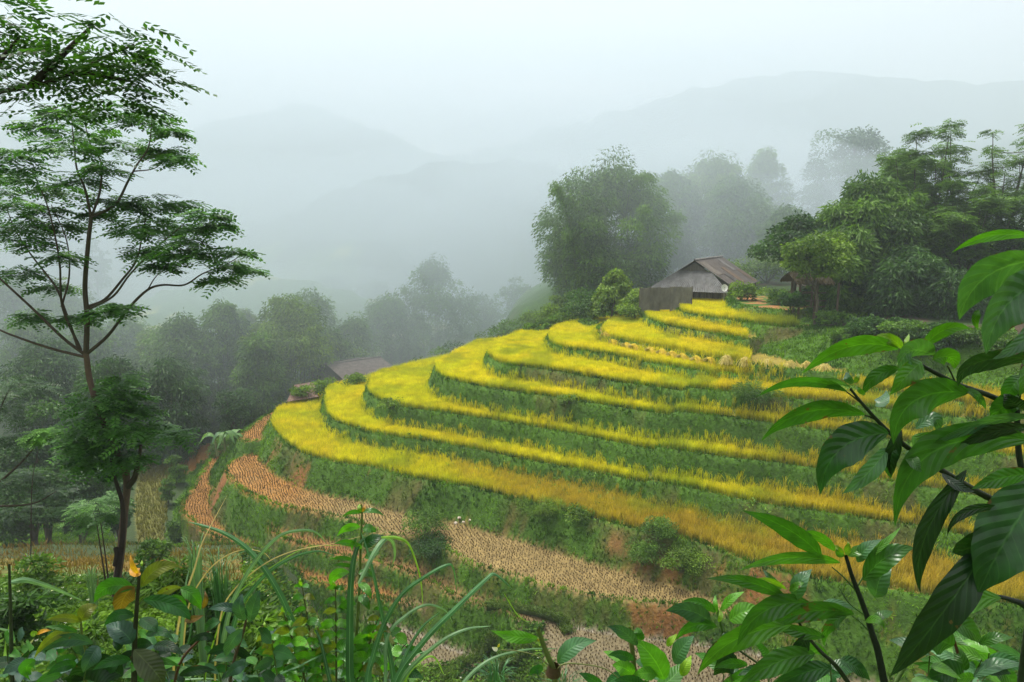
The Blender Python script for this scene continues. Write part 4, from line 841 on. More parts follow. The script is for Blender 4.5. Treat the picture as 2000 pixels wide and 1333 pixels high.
    m = MB(); pts = crom([P(a, b, D-.25) for a, b in ((222, 1160), (234, 1090), (240, 1040), (239, 985), (229, 950), (222, 925), (215, 880))], 5); m.tube(pts, np.linspace(.07, .03, len(pts)), [.035, .025, .02], 7); m.build('stem', M_BARK, o2, True)
    m = MB(); m.tube(crom([P(a, b, D-.3) for a, b in ((224, 1105), (228, 1085), (226, 1070))], 3), .05, [.035, .025, .02], 6); m.build('stub', M_BARK, o2, True)
hero_tree()
def side_tree(nm, label, D, stems, pd, Lf, m_, lf, wd, cols, per, seed, dz=.6, r=.05, K=(.06, .045, .03), vz=.15):
    rg = np.random.default_rng(seed); b = P(*stems[0][0], D); gz = float(at_ground(b[0], D)); o = empty(nm, (b[0], D, gz)); tag(o, label, 'tree')
    for st in stems:
        pts = crom([P(a, c, D) for a, c in st], 5); q = pts[0].copy(); 
        if st is stems[0] or st[0][1] > 1100: pts = np.vstack([[q[0], q[1], min(gz, q[2])-.2], pts])
        m = MB(); m.tube(pts, np.linspace(r, r*.25, len(pts)), K, 7); m.build('stem', M_BARK, o, True)
    m = MB(); C_ = [(*P(a, c, D+rg.uniform(-dz, dz)), q/FPX*D) for a, c, q in pd]; pads(m, C_, per, Lf, m_, lf, wd, *cols, rg, vz); m.build('crown', M_LEAF, o); return o
side_tree('overhanging_tree', 'dark leafy branch of a near tree reaching in at the upper left corner', 6.0, [[(-420, 900), (-400, 500), (-330, 300), (-200, 220), (-60, 196), (0, 180), (80, 165), (150, 140), (205, 112), (262, 88)], [(150, 140), (210, 150), (260, 160)], [(60, 170), (110, 120), (150, 80), (180, 50)], [(-60, 196), (0, 120), (40, 70)]],
          [(40, 52, 55), (100, 70, 55), (15, 110, 60), (75, 108, 60), (135, 110, 60), (185, 82, 50), (222, 72, 45), (270, 92, 50), (312, 108, 34), (255, 128, 50), (200, 148, 55), (150, 168, 50), (60, 165, 50), (15, 38, 40), (262, 175, 40), (230, 200, 30), (300, 148, 30), (105, 185, 40), (20, 160, 40), (-40, 80, 70), (120, 140, 60)], .38, 7, .088, .036, ([.018, .06, .01], [.07, .19, .02]), 15, 31, .5, .035, (.03, .022, .015), .5)
side_tree('edge_tree', 'dark leafy tree at the left edge with one bright green branch end', 22.0, [[(-60, 1010), (-30, 900), (0, 800), (30, 740)], [(-20, 960), (40, 905), (70, 870), (85, 850)], [(-30, 990), (60, 985), (110, 960)]],
          [(20, 750, 60), (72, 758, 34), (20, 800, 55), (10, 855, 55), (48, 930, 44), (110, 958, 40), (20, 1000, 50), (0, 940, 60), (-20, 770, 60), (130, 990, 30), (40, 860, 30)], .5, 7, .13, .045, ([.02, .055, .018], [.05, .12, .03]), 34, 32)
side_tree('edge_tree_spray', 'bright green leafy sapling top against the dark valley trees', 21.0, [[(60, 1100), (62, 960), (70, 900), (84, 860)]], [(84, 848, 32), (70, 858, 22), (98, 842, 16)], .45, 7, .12, .045, ([.07, .20, .02], [.16, .36, .04]), 60, 33, .2, .02)
side_tree('sapling', 'thin twin stemmed sapling with light feathery leaves left of the bare trunk', 17.0, [[(212, 1135), (205, 1080), (198, 1030), (192, 990)], [(206, 1135), (196, 1070), (188, 1020), (178, 990)]],
          [(190, 985, 34), (160, 1010, 28), (212, 1005, 26), (175, 1030, 24), (220, 975, 20), (155, 990, 20)], .4, 7, .10, .035, ([.05, .14, .03], [.12, .26, .05]), 40, 34, .4, .025)
# ---------------------------------------------------------------- foreground plants
def hero_leaf_mat(name, spec=.6, rough=.34, trans=.33, veins=9.0):
    m, t, out = new_mat(name); N = t.nodes.new; L = t.links.new
    at = N('ShaderNodeAttribute'); at.attribute_name = 'col'; uv = N('ShaderNodeAttribute'); uv.attribute_name = 'luv'
    sp = N('ShaderNodeSeparateXYZ'); L(uv.outputs['Vector'], sp.inputs[0])
    def M(op, a, b=None, c=None):
        n = N('ShaderNodeMath'); n.operation = op
        for i, v in enumerate((a, b, c)):
            if v is None: continue
            if isinstance(v, (int, float)): n.inputs[i].default_value = v
            else: L(v, n.inputs[i])
        return n.outputs[0]
    au = M('ABSOLUTE', sp.outputs[1]); ph = M('SUBTRACT', M('MULTIPLY', sp.outputs[0], veins), M('MULTIPLY', au, 1.9))
    fr = M('PINGPONG', ph, .5)                      # 0 on each side vein
    vein = M('SUBTRACT', 1.0, M('SMOOTH_MIN', M('MULTIPLY', fr, 13.0), 1.0, .1)); vein = M('MAXIMUM', vein, 0.0)
    mid = M('MAXIMUM', M('SUBTRACT', 1.0, M('MULTIPLY', au, 16.0)), 0.0); vm = M('MAXIMUM', M('MULTIPLY', vein, .45), mid)
    geo = N('ShaderNodeNewGeometry'); ns = N('ShaderNodeTexNoise'); ns.inputs['Scale'].default_value = 22; ns.inputs['Detail'].default_value = 5; L(geo.outputs['Position'], ns.inputs['Vector'])
    mr = N('ShaderNodeMapRange'); mr.inputs['From Min'].default_value = .3; mr.inputs['From Max'].default_value = .7; mr.inputs['To Min'].default_value = .72; mr.inputs['To Max'].default_value = 1.25; L(ns.outputs['Fac'], mr.inputs['Value'])
    sc = N('ShaderNodeVectorMath'); sc.operation = 'SCALE'; L(at.outputs['Color'], sc.inputs[0]); L(mr.outputs[0], sc.inputs['Scale'])
    pale = N('ShaderNodeVectorMath'); pale.operation = 'MULTIPLY_ADD'; L(sc.outputs[0], pale.inputs[0]); pale.inputs[1].default_value = (1.7, 1.5, 1.5); pale.inputs[2].default_value = (.015, .03, .006)
    mx = N('ShaderNodeMix'); mx.data_type = 'RGBA'; L(vm, mx.inputs['Factor']); L(sc.outputs[0], mx.inputs['A']); L(pale.outputs[0], mx.inputs['B'])
    # brown nibbled spots and dry edges
    n3 = N('ShaderNodeTexNoise'); n3.inputs['Scale'].default_value = 55; n3.inputs['Detail'].default_value = 2; L(geo.outputs['Position'], n3.inputs['Vector'])
    n4 = N('ShaderNodeTexNoise'); n4.inputs['Scale'].default_value = 9; n4.inputs['Detail'].default_value = 2; L(geo.outputs['Position'], n4.inputs['Vector'])
    q = M('ADD', M('ADD', n3.outputs['Fac'], M('MULTIPLY', n4.outputs['Fac'], .7)), M('MULTIPLY', M('POWER', au, 10.0), .16)); k = N('ShaderNodeMapRange'); k.inputs['From Min'].default_value = 1.12; k.inputs['From Max'].default_value = 1.17; L(q, k.inputs['Value'])
    m3 = N('ShaderNodeMix'); m3.data_type = 'RGBA'; L(k.outputs[0], m3.inputs['Factor']); L(mx.outputs['Result'], m3.inputs['A']); m3.inputs['B'].default_value = (.10, .055, .02, 1); mx = m3
    pb = N('ShaderNodeBsdfPrincipled'); L(mx.outputs['Result'], pb.inputs['Base Color']); pb.inputs['Roughness'].default_value = rough; pb.inputs['Specular IOR Level'].default_value = spec
    hh = M('ADD', M('MULTIPLY', M('MULTIPLY', M('SUBTRACT', fr, .25), 1.2), M('SUBTRACT', 1.0, mid)), M('MULTIPLY', ns.outputs['Fac'], .5))
    bp = N('ShaderNodeBump'); bp.inputs['Strength'].default_value = .35; bp.inputs['Distance'].default_value = .006; L(hh, bp.inputs['Height']); L(bp.outputs[0], pb.inputs['Normal'])
    tr = N('ShaderNodeBsdfTranslucent'); tm = N('ShaderNodeVectorMath'); tm.operation = 'MULTIPLY'; L(mx.outputs['Result'], tm.inputs[0]); tm.inputs[1].default_value = (1.25, 1.6, .25); L(tm.outputs[0], tr.inputs['Color'])
    ms = N('ShaderNodeMixShader'); ms.inputs[0].default_value = trans; L(pb.outputs[0], ms.inputs[1]); L(tr.outputs[0], ms.inputs[2]); L(ms.outputs[0], out.inputs['Surface']); return m
M_HERO = hero_leaf_mat('broad_leaf'); M_WAX = hero_leaf_mat('waxy_leaf', .35, .45, .33, 11.0); M_BLADE = leaf_mat('grass_blade', .3, .4, .4, .12, 6)
M_STEM = solid_mat('stem', .6, .2, 30, .25, .3)
G1 = [.045, .15, .018]; G2 = [.085, .24, .02]; G3 = [.022, .085, .022]; GD = [.010, .034, .012]; GP = [.07, .17, .075]
OL = [.13, .15, .02]; YG = [.17, .30, .02]; RB = [.13, .075, .02]; OR = [.42, .20, .02]; BG = [.035, .085, .06]
def big_leaf(B, T, w, ctl, roll=0., fold=.22, quilt=.016, K=G1, rg=None, wave=.05, nt_=44, nu=10, apex=1.0, flip=1):
    """one leaf from stalk B to tip T; ctl the middle of its midrib; w its width; roll turns the blade about the midrib"""
    B, T, ctl = [np.asarray(q, float) for q in (B, T, ctl)]; t = np.linspace(0, 1, nt_)[:, None]; c2 = 2*ctl-.5*(B+T)
    c = (1-t)**2*B+2*t*(1-t)*c2+t*t*T; tan = norm(np.gradient(c, axis=0)); L = np.linalg.norm(np.diff(c, axis=0), axis=1).sum()
    view = norm(c)                                  # leaf plane starts square to the sight line, then rolls
    s = norm(np.cross(tan, view)); n = np.cross(s, tan); s = s*np.where(True, 1, 1)
    if (n[:, 2].mean() < 0): pass
    r = roll+np.linspace(-.15, .2, nt_)[:, None]*(1 if rg is None else rg.uniform(-1, 1.4)); s, n = s*np.cos(r)+n*np.sin(r), n*np.cos(r)-s*np.sin(r)
    tt = t[:, 0]; prof = np.sin(pi*np.clip(tt, 0, 1)**.82)**.85*(1-.35*tt**3) if apex else np.sin(pi*tt**.9)**.6
    prof = np.maximum(prof, .012); u = np.linspace(-1, 1, nu+1); ph0 = 0 if rg is None else rg.uniform(0, 6)
    V = []; U = []
    for i in range(nt_):
        for uu in u:
            hw = w/2*prof[i]*(1+.025*sin(ph0+tt[i]*31+uu)); vph = .25+.25*cos(2*pi*(tt[i]*9-abs(uu)*1.9))
            lift = fold*abs(uu)*hw*(1-.35*abs(uu))+quilt*w*(vph-.25)*(1-abs(uu)**4)*prof[i]*1.2 + wave*w*sin(tt[i]*9+ph0+(1.2 if uu > 0 else 0))*uu*uu*prof[i]
            V.append(c[i]+s[i]*uu*hw - n[i]*lift*flip); U.append((tt[i], uu, ph0))
    V = np.array(V); U = np.array(U)+[0, 0, .001]; m = nu+1; F = [(i*m+j, i*m+j+1, (i+1)*m+j+1, (i+1)*m+j) for i in range(nt_-1) for j in range(nu)]
    return V, F, U
class Plant:
    def __init__(s, name, label, cat, px, py, D, seed, mat=M_HERO, skew=0.):
        s.D = D; s.rg = np.random.default_rng(seed); b = P(px, py, D); z = float(terrain(np.array([b[0]]), np.array([b[1]]))[0]); s.base = np.array([b[0], b[1], z])
        s.o = empty(name, s.base); tag(s.o, label, cat); s.mat = mat; s.fill = MB(); s.skew = skew; s.nl = 0; s.kk = .8 if px > 1600 else 1.12
    def depth(s, px, py): return s.D
    def leaf(s, bx, by, tx, ty, w, bend=(0, 0), K=G1, roll=.5, dz=(0, 0), **kw):
        w = w*1.04; K = np.array(K)*s.kk; rg = s.rg; d0 = s.D+dz[0]; d1 = s.D+dz[1]+rg.uniform(-.06, .06); B = P(bx, by, d0); T = P(tx, ty, d1); mx_, my = (bx+tx)/2+bend[0], (by+ty)/2+bend[1]; Cc = P(mx_, my, (d0+d1)/2-.02)
        K = np.array(K)*rg.uniform(.85, 1.15); V, F, U = big_leaf(B, T, w/FPX*s.D/max(.35, cos(roll)), Cc, roll, K=K, rg=rg, **kw)
        m = MB(); m.add(V, F, K, U); m.build('leaf', s.mat, s.o, True); s.nl += 1
        return s
    def stem(s, pts, r0, r1, K=(.03, .035, .015), ground=False, name='stem', mat=None):
        q = crom([P(p[0], p[1], s.D+(p[2] if len(p) > 2 else .02)) for p in pts], 5)
        if ground:
            e = q[0]; b = np.array([e[0]*1.0, e[1], float(terrain(np.array([e[0]]), np.array([e[1]]))[0])-.05]); q = np.vstack([b, (b+e)/2, q])
        m = MB(); m.tube(q, np.linspace(r0, r1, len(q)), K, 8); m.build(name, mat or M_STEM, s.o, True)
    def filler(s, boxpx, n, L, W, cols, dzr=(-.2, .5), down=.2, name='foliage'):
        """smaller leaves of the same plant, on short shoots"""
        rg = s.rg; m = MB(); x0, y0, x1, y1 = boxpx
        nsh = max(3, n//7); sx = rg.uniform(x0, x1, nsh); sy = rg.uniform(y0, y1, nsh); sd = s.D+rg.uniform(*dzr, nsh)
        for i in range(nsh):
            tip = P(sx[i], sy[i], sd[i]); bt = tip+np.array([rg.normal(0, .05), .03, -rg.uniform(.15, .35)]); m2 = crom([bt, (bt+tip)/2+rg.normal(0, .012, 3), tip], 3); m.tube(m2, np.linspace(.004, .002, len(m2)), [.06, .09, .03], 4)
            for k in range(7):
                f = .3+.7*k/6; p = bt+(tip-bt)*f; a = k*2.4+rg.uniform(0, .6); d = norm(np.array([cos(a), sin(a)*.8, .35-.5*(1-f)-down+rg.normal(0, .15)])); LL = L*rg.uniform(.6, 1.15); T = p+d*LL-up3*LL*.18
                V, F, U = big_leaf(p, T, W*rg.uniform(.7, 1.15), (p+T)/2+up3*LL*.10, rg.uniform(-.9, .9), nt_=8, nu=4, K=None, rg=rg)
                m.add(V, F, np.array(cols[rg.integers(len(cols))])*rg.uniform(.8, 1.5), U)
        m.build(name, s.mat, s.o, True)
# tall broad leaved shrub at the right
p = Plant('broad_leaved_shrub', 'tall near shrub with large glossy dark and bright green leaves filling the right edge', 'shrub', 2120, 1400, 1.55, 201)
p.stem([(2120, 1300), (2050, 1080), (2012, 1010), (1961, 988), (1890, 950), (1822, 908), (1772, 874), (1736, 844), (1714, 822), (1686, 791), (1661, 760)], .011, .003, (.02, .03, .012), True)
p.stem([(2050, 900), (2015, 803), (1975, 791), (1925, 770), (1867, 749), (1794, 710), (1768, 688), (1766, 668)], .009, .003, (.015, .025, .01), True)
p.stem([(2040, 1000), (2000, 930), (1988, 860), (1990, 760), (2020, 640)], .008, .005, (.012, .018, .01)); p.stem([(2080, 1260), (2010, 1190), (1975, 1172), (1940, 1163)], .012, .004, (.01, .015, .01), True)
p.stem([(1714, 822), (1700, 815), (1690, 812)], .0022, .0018); p.stem([(1686, 791), (1670, 778), (1650, 763)], .0022, .0015); p.stem([(1867, 749), (1858, 730), (1850, 715)], .0022, .0015)
L = p.leaf
L(1755, 683, 1565, 731, 38, (0, -30), G2, .45); L(1762, 682, 1712, 655, 22, (3, -6), YG, .3); L(1767, 676, 1776, 652, 8, (0, 0), YG, .2); L(1803, 681, 1896, 643, 26, (-4, -18), G2, -.5); L(1822, 694, 1758, 722, 42, (-12, -22), GP, .75, quilt=.07)
L(1822, 703, 1863, 722, 36, (12, -14), G2, -.3); L(1800, 708, 1738, 772, 42, (4, -8), G2, .3); L(1756, 720, 1685, 775, 27, (-12, -10), G1, .4); L(1893, 768, 1745, 868, 62, (-34, -34), G1, .55); L(1760, 838, 1741, 930, 26, (-8, 4), GD, .6)
L(1655, 766, 1477, 776, 20, (0, -26), G1, .6); L(1660, 756, 1559, 758, 13, (0, -13), GP, .8); L(1664, 750, 1653, 727, 16, (-3, 0), GP, .5); L(1668, 749, 1677, 729, 9, (2, 0), YG, .2); L(1709, 792, 1731, 762, 22, (4, 6), GP, .6); L(1688, 772, 1672, 755, 10, (0, 0), G2)
L(1690, 811, 1486, 862, 36, (-10, -32), G1, .7, quilt=.05); L(1736, 846, 1602, 966, 70, (-28, -28), G3, .35, quilt=.06); L(1732, 876, 1645, 965, 34, (8, 2), GP, .6); L(1742, 868, 1740, 935, 30, (-4, 0), G3, .3)
L(1788, 838, 1832, 852, 28, (14, -26), GP, .5, quilt=.07); L(1782, 852, 1834, 878, 46, (4, 4), G2, .2); L(1774, 880, 1801, 922, 22, (-2, 4), G1, .4); L(1780, 875, 1829, 900, 14, (10, -8), G3, .6)
L(2015, 860, 1748, 1030, 70, (-62, -60), G1, .45); L(2020, 812, 1808, 878, 22, (-6, -14), GP, .85); L(2015, 835, 1860, 882, 26, (-10, -12), GD, .7); L(1888, 918, 1798, 1160, 38, (-36, 10), GD, .65, K_=None) if False else L(1888, 918, 1798, 1160, 38, (-36, 10), GD, .65)
L(1942, 1052, 1738, 1322, 70, (-8, 22), GD, .5, fold=.1); L(2050, 925, 1912, 1160, 118, (-16, 10), G3, .3, quilt=.02); L(1960, 992, 1850, 1048, 18, (-22, -18), GD, .6); L(2020, 925, 1898, 956, 34, (-6, -6), G1, .5); L(1955, 1168, 1784, 1220, 48, (-12, -14), G2, .3)
L(2020, 462, 1859, 494, 20, (-8, -16), G2, .3); L(2040, 508, 1874, 625, 66, (-30, -26), GP, .75, quilt=.05); L(2040, 545, 1955, 600, 30, (-10, 0), G2, .3); L(2050, 545, 1926, 692, 72, (-22, -22), GP, .7, quilt=.06); L(2050, 600, 1938, 702, 30, (4, 14), GP, .5)
L(2025, 702, 1871, 756, 36, (-36, -22), GD, .75, quilt=.06); L(1995, 735, 1962, 785, 34, (-4, 0), G1, .3); L(2015, 690, 1990, 775, 30, (6, 0), G2, .3); L(1990, 775, 1936, 822, 40, (-4, -4), G1, .3); L(1912, 605, 1911, 645, 14, (-6, 0), G2, .3); L(2010, 665, 1960, 688, 18, (-4, -6), G1, .4)
L(1995, 800, 1960, 770, 34, (0, 0), GD, .4); L(1975, 1030, 1860, 1080, 60, (-6, 8), GD, .7, quilt=.06); L(1880, 760, 1925, 800, 16, (8, -4), G1, .5); L(1840, 925, 1905, 960, 18, (0, 8), GD, .5)
print('right shrub leaves', p.nl)
# second shrub, lower right
p = Plant('broad_leaved_shrub', 'lower near shrub whose upright dark stem ends in a rosette of leaves, lower right', 'shrub', 1735, 1400, 1.75, 202)
p.stem([(1740, 1400), (1727, 1333), (1714, 1270), (1704, 1240), (1692, 1200), (1678, 1162), (1664, 1125), (1652, 1086)], .012, .005, (.012, .015, .012), True)
p.stem([(1700, 1400), (1640, 1310), (1600, 1270), (1565, 1225), (1540, 1160)], .008, .003, (.02, .03, .012), True); p.stem([(1740, 1350), (1780, 1280), (1800, 1240), (1790, 1200)], .006, .002, (.07, .12, .03))
for q in ([(1694, 1205), (1660, 1180), (1640, 1150)], [(1678, 1162), (1650, 1130), (1625, 1108)], [(1672, 1150), (1690, 1120), (1692, 1110)], [(1704, 1240), (1680, 1215), (1664, 1203)]): p.stem(q, .0024, .0016, (.06, .12, .03))
L = p.leaf
L(1604, 1088, 1448, 997, 38, (14, -8), G1, .4); L(1630, 1077, 1566, 1038, 20, (4, -8), G2, .5); L(1642, 1100, 1443, 1115, 24, (0, -18), G2, .5); L(1656, 1086, 1704, 1072, 20, (0, -4), G2, .3); L(1690, 1092, 1759, 1030, 14, (4, 0), G2, .5); L(1674, 1098, 1722, 1054, 24, (-6, -4), GP, .5)
L(1686, 1134, 1786, 1070, 46, (-4, -14), G1, .25); L(1711, 1168, 1744, 1102, 42, (-8, -6), GP, .4); L(1651, 1084, 1656, 1058, 13, (3, 0), YG, .3); L(1648, 1082, 1624, 1066, 10, (0, -3), YG, .3); L(1650, 1086, 1633, 1072, 12, (-3, 3), G2, .3)
L(1538, 1172, 1380, 1131, 26, (6, -14), G1, .4); L(1526, 1152, 1490, 1113, 14, (-3, -3), GP, .4); L(1552, 1172, 1586, 1112, 32, (-6, -4), GP, .4); L(1542, 1156, 1571, 1138, 14, (0, -3), G2, .3); L(1536, 1152, 1480, 1130, 10, (0, -6), YG, .5)
L(1582, 1178, 1440, 1262, 44, (-18, -26), G1, .4); L(1668, 1200, 1490, 1235, 36, (-2, -22), G1, .5); L(1545, 1222, 1362, 1318, 44, (-18, -20), G2, .45); L(1655, 1202, 1610, 1264, 22, (-14, -8), G1, .5); L(1592, 1278, 1436, 1345, 46, (0, -16), G1, .4); L(1625, 1306, 1500, 1352, 40, (0, -12), G3, .4)
L(1612, 1245, 1500, 1220, 26, (0, 0), G1, .4); L(1690, 1215, 1728, 1228, 16, (4, -10), G2, .4); L(1705, 1215, 1745, 1195, 18, (0, -4), G1, .5); L(1600, 1180, 1680, 1195, 14, (0, -8), GP, .7); L(1580, 1240, 1560, 1300, 30, (-8, 0), GD, .5); L(1640, 1290, 1700, 1330, 30, (4, -6), G3, .5)
L(1835, 1210, 1802, 1256, 20, (-6, -4), G3, .6, quilt=.1); L(1850, 1212, 1922, 1262, 40, (4, -10), G1, .4); L(1912, 1258, 1980, 1246, 22, (0, -6), G1, .4); L(1862, 1262, 1795, 1262, 50, (0, -10), G1, .4); L(1880, 1320, 1812, 1325, 56, (0, -6), G3, .3); L(1900, 1322, 2002, 1300, 26, (0, -12), GP, .7); L(1885, 1310, 1858, 1256, 26, (4, 0), G1, .4); L(1930, 1300, 1990, 1345, 40, (4, -4), G1, .4)
p.stem([(1885, 1400), (1882, 1330), (1866, 1260), (1850, 1212)], .006, .003, (.10, .04, .02), True)
p.filler((1800, 1240, 2000, 1330), 70, .10, .045, [G1, G3, G2, GP], (-.1, .5)); p.filler((1400, 1280, 1660, 1340), 50, .11, .045, [G1, G3, G2], (.0, .5))
# small light green plant at the centre right
p = Plant('young_shrub', 'young plant with an upright bright green tip above stubble, left of the lower shrub', 'shrub', 1430, 1420, 1.9, 203)
p.stem([(1440, 1400), (1425, 1300), (1412, 1240), (1402, 1195), (1398, 1170)], .006, .003, (.08, .16, .03), True); p.stem([(1412, 1250), (1450, 1275), (1500, 1310)], .004, .003, (.04, .06, .02))
L = p.leaf
L(1397, 1197, 1331, 1175, 22, (4, -8), G1, .4); L(1408, 1192, 1454, 1156, 17, (-2, -4), G2, .4); L(1401, 1196, 1397, 1162, 10, (-2, 0), G2, .2); L(1402, 1215, 1404, 1190, 10, (5, 0), YG, .3); L(1387, 1215, 1300, 1194, 38, (2, -12), BG, .5); L(1400, 1225, 1318, 1252, 24, (-4, -16), G1, .4)
L(1425, 1212, 1486, 1190, 38, (0, -6), G2, .35); L(1450, 1252, 1368, 1300, 36, (-4, -6), GD, .5); L(1440, 1290, 1394, 1320, 38, (0, -6), GD, .5); L(1460, 1300, 1395, 1305, 20, (0, -6), G1, .4); L(1410, 1240, 1440, 1260, 24, (4, 0), G3, .4); L(1470, 1310, 1420, 1340, 30, (0, 0), G1, .4)
# round leaved plants at the bottom centre
p = Plant('paddle_leaved_plant', 'near plant with big rounded paddle leaves and a cut stub, bottom right of centre', 'plant', 1300, 1420, 1.8, 204, M_WAX)
p.stem([(1245, 1400), (1240, 1330), (1236, 1280), (1229, 1228)], .008, .0065, (.10, .12, .03), True); p.stem([(1310, 1400), (1300, 1340), (1300, 1320)], .008, .005, (.08, .12, .03), True)
L = p.leaf
L(1297, 1328, 1238, 1250, 52, (6, -6), G2, .25, wave=.02); L(1316, 1295, 1356, 1242, 34, (-4, -2), GP, .4, wave=.02); L(1280, 1345, 1338, 1288, 36, (6, 6), G1, .4, wave=.03); L(1243, 1262, 1186, 1224, 26, (4, -8), BG, .5, wave=.02); L(1248, 1250, 1243, 1226, 26, (0, 0), G1, .4); L(1238, 1290, 1188, 1280, 20, (0, -6), G3, .4)
L(1285, 1316, 1237, 1318, 28, (0, -2), G2, .2); L(1236, 1318, 1196, 1300, 34, (2, -4), G2, .3); L(1302, 1262, 1322, 1238, 14, (0, 0), YG, .3); L(1330, 1320, 1350, 1280, 22, (0, 0), YG, .3); L(1260, 1345, 1200, 1330, 30, (0, -6), G3, .4); L(1180, 1345, 1130, 1315, 20, (0, -4), G3, .4)
p.filler((1180, 1290, 1330, 1335), 24, .08, .035, [G2, G1, G3], (-.05, .3))
p = Plant('paddle_leaved_plant', 'cut green stub carrying two rounded leaves over the flooded paddies, bottom centre', 'plant', 1082, 1430, 1.9, 205, M_WAX)
p.stem([(1088, 1420), (1083, 1320), (1070, 1282), (1060, 1256), (1052, 1230)], .010, .0065, (.10, .13, .03), True)
p.stem([(1080, 1318), (1082, 1300)], .024, .018, (.06, .035, .015), name='dry_sheath'); p.stem([(1052, 1252), (1047, 1246)], .004, .003, (.3, .3, .03)); p.stem([(1085, 1312), (1100, 1298), (1130, 1297), (1180, 1306), (1215, 1330)], .0024, .0016, (.12, .14, .04), name='tendril')
p.stem([(1080, 1308), (1060, 1290), (1045, 1280), (1010, 1272), (978, 1270)], .0022, .0015, (.12, .14, .04), name='tendril')
L = p.leaf
L(1050, 1247, 958, 1232, 25, (0, 4), G2, .35, wave=.12); L(1090, 1296, 1165, 1252, 34, (-8, -10), GP, .35, wave=.05); L(1060, 1310, 1034, 1320, 20, (0, -6), G3, .4)
m = MB(); q = P(967, 1271, 1.89); V, F, U = big_leaf(q+np.array([.008, 0, .004]), q+np.array([-.010, 0, .012]), .014, q+np.array([0, -.004, .008]), .3); m.add(V, F, [.75, .68, .70], U); m.build('petal', M_WAX, p.o, True)
m = MB(); q = P(974, 1264, 1.89); V, F, U = big_leaf(q, q+np.array([.003, 0, .012]), .009, q+np.array([0, -.004, .006]), .2); m.add(V, F, [.55, .50, .02], U); m.build('yellow_bud', M_WAX, p.o, True)
# waxy shrub, bottom left
p = Plant('waxy_leaved_shrub', 'near shrub with oval waxy leaves, its young tips orange and yellow, bottom left', 'shrub', 262, 1430, 2.1, 206, M_WAX)
p.stem([(262, 1430), (262, 1333), (263, 1260), (266, 1200), (270, 1150), (272, 1122)], .012, .004, (.03, .03, .015), True); p.stem([(330, 1400), (350, 1300), (390, 1250), (430, 1215)], .006, .003, (.08, .035, .02), True); p.stem([(160, 1400), (170, 1300), (160, 1240), (158, 1212)], .006, .003, (.12, .16, .03), True); p.stem([(440, 1400), (455, 1300), (480, 1215), (470, 1180)], .007, .003, (.06, .04, .02), True)
L = p.leaf; kw = dict(wave=.02, quilt=.008, fold=.3)
for a in [(270, 1122, 255, 1084, 10, (-3, 2), OR), (275, 1120, 256, 1104, 20, (-2, 5), OR), (280, 1122, 320, 1094, 9, (0, -3), OR), (277, 1106, 277, 1094, 5, (0, 0), YG), (276, 1146, 354, 1108, 30, (-6, -16), OL), (264, 1148, 234, 1207, 38, (-8, -8), RB), (262, 1150, 184, 1178, 34, (-10, -18), G1),
          (280, 1172, 376, 1214, 32, (10, -10), G3), (305, 1166, 356, 1148, 18, (0, -5), OL), (352, 1150, 392, 1192, 28, (6, -6), G1), (330, 1170, 364, 1188, 16, (4, -8), G1), (262, 1205, 203, 1224, 24, (-3, -12), G3), (275, 1208, 312, 1233, 26, (2, 2), G3), (258, 1256, 206, 1220, 44, (4, -6), BG), (262, 1270, 320, 1338, 48, (8, 4), [.045, .06, .022]),
          (192, 1262, 163, 1314, 34, (-2, 0), BG), (160, 1214, 90, 1212, 17, (0, -6), OL), (158, 1213, 192, 1183, 28, (-4, -6), OL), (152, 1234, 88, 1224, 12, (0, -2), G1), (152, 1228, 66, 1288, 18, (-8, -12), OL), (182, 1258, 72, 1278, 26, (0, -18), BG), (290, 1290, 352, 1302, 14, (0, -4), G1), (395, 1190, 400, 1155, 10, (4, 0), RB), (360, 1212, 398, 1202, 14, (0, 2), RB),
          (488, 1215, 508, 1152, 28, (-2, -4), BG), (478, 1212, 474, 1160, 26, (-8, 0), BG), (472, 1196, 404, 1192, 18, (0, -8), BG), (474, 1230, 442, 1284, 28, (-6, -2), BG), (430, 1215, 400, 1235, 22, (-4, -4), G3), (420, 1250, 366, 1262, 16, (0, -12), GD), (255, 1290, 180, 1310, 22, (0, -8), G3), (240, 1262, 222, 1250, 26, (0, 0), GD), (240, 1320, 130, 1332, 60, (0, -20), GD),
          (70, 1290, 62, 1318, 30, (-14, 0), G1), (50, 1300, 60, 1330, 12, (-8, -4), G1), (150, 1300, 90, 1320, 22, (0, -8), G3), (205, 1270, 160, 1295, 18, (-4, -6), G1), (285, 1240, 340, 1250, 20, (0, -10), G3), (225, 1290, 205, 1318, 26, (0, 0), G3), (300, 1262, 360, 1280, 22, (0, -6), GD), (350, 1320, 420, 1310, 20, (0, -6), GD), (70, 1240, 100, 1232, 8, (0, -3), OR), (60, 1242, 74, 1238, 12, (0, -2), YG), (480, 1300, 440, 1325, 26, (0, -6), BG)]:
    L(*a, p.rg.uniform(-.5, .6), **kw)
p.filler((0, 1235, 560, 1335), 230, .09, .045, [G3, GD, BG, G1], (.0, .6), .1); print('waxy', p.nl)
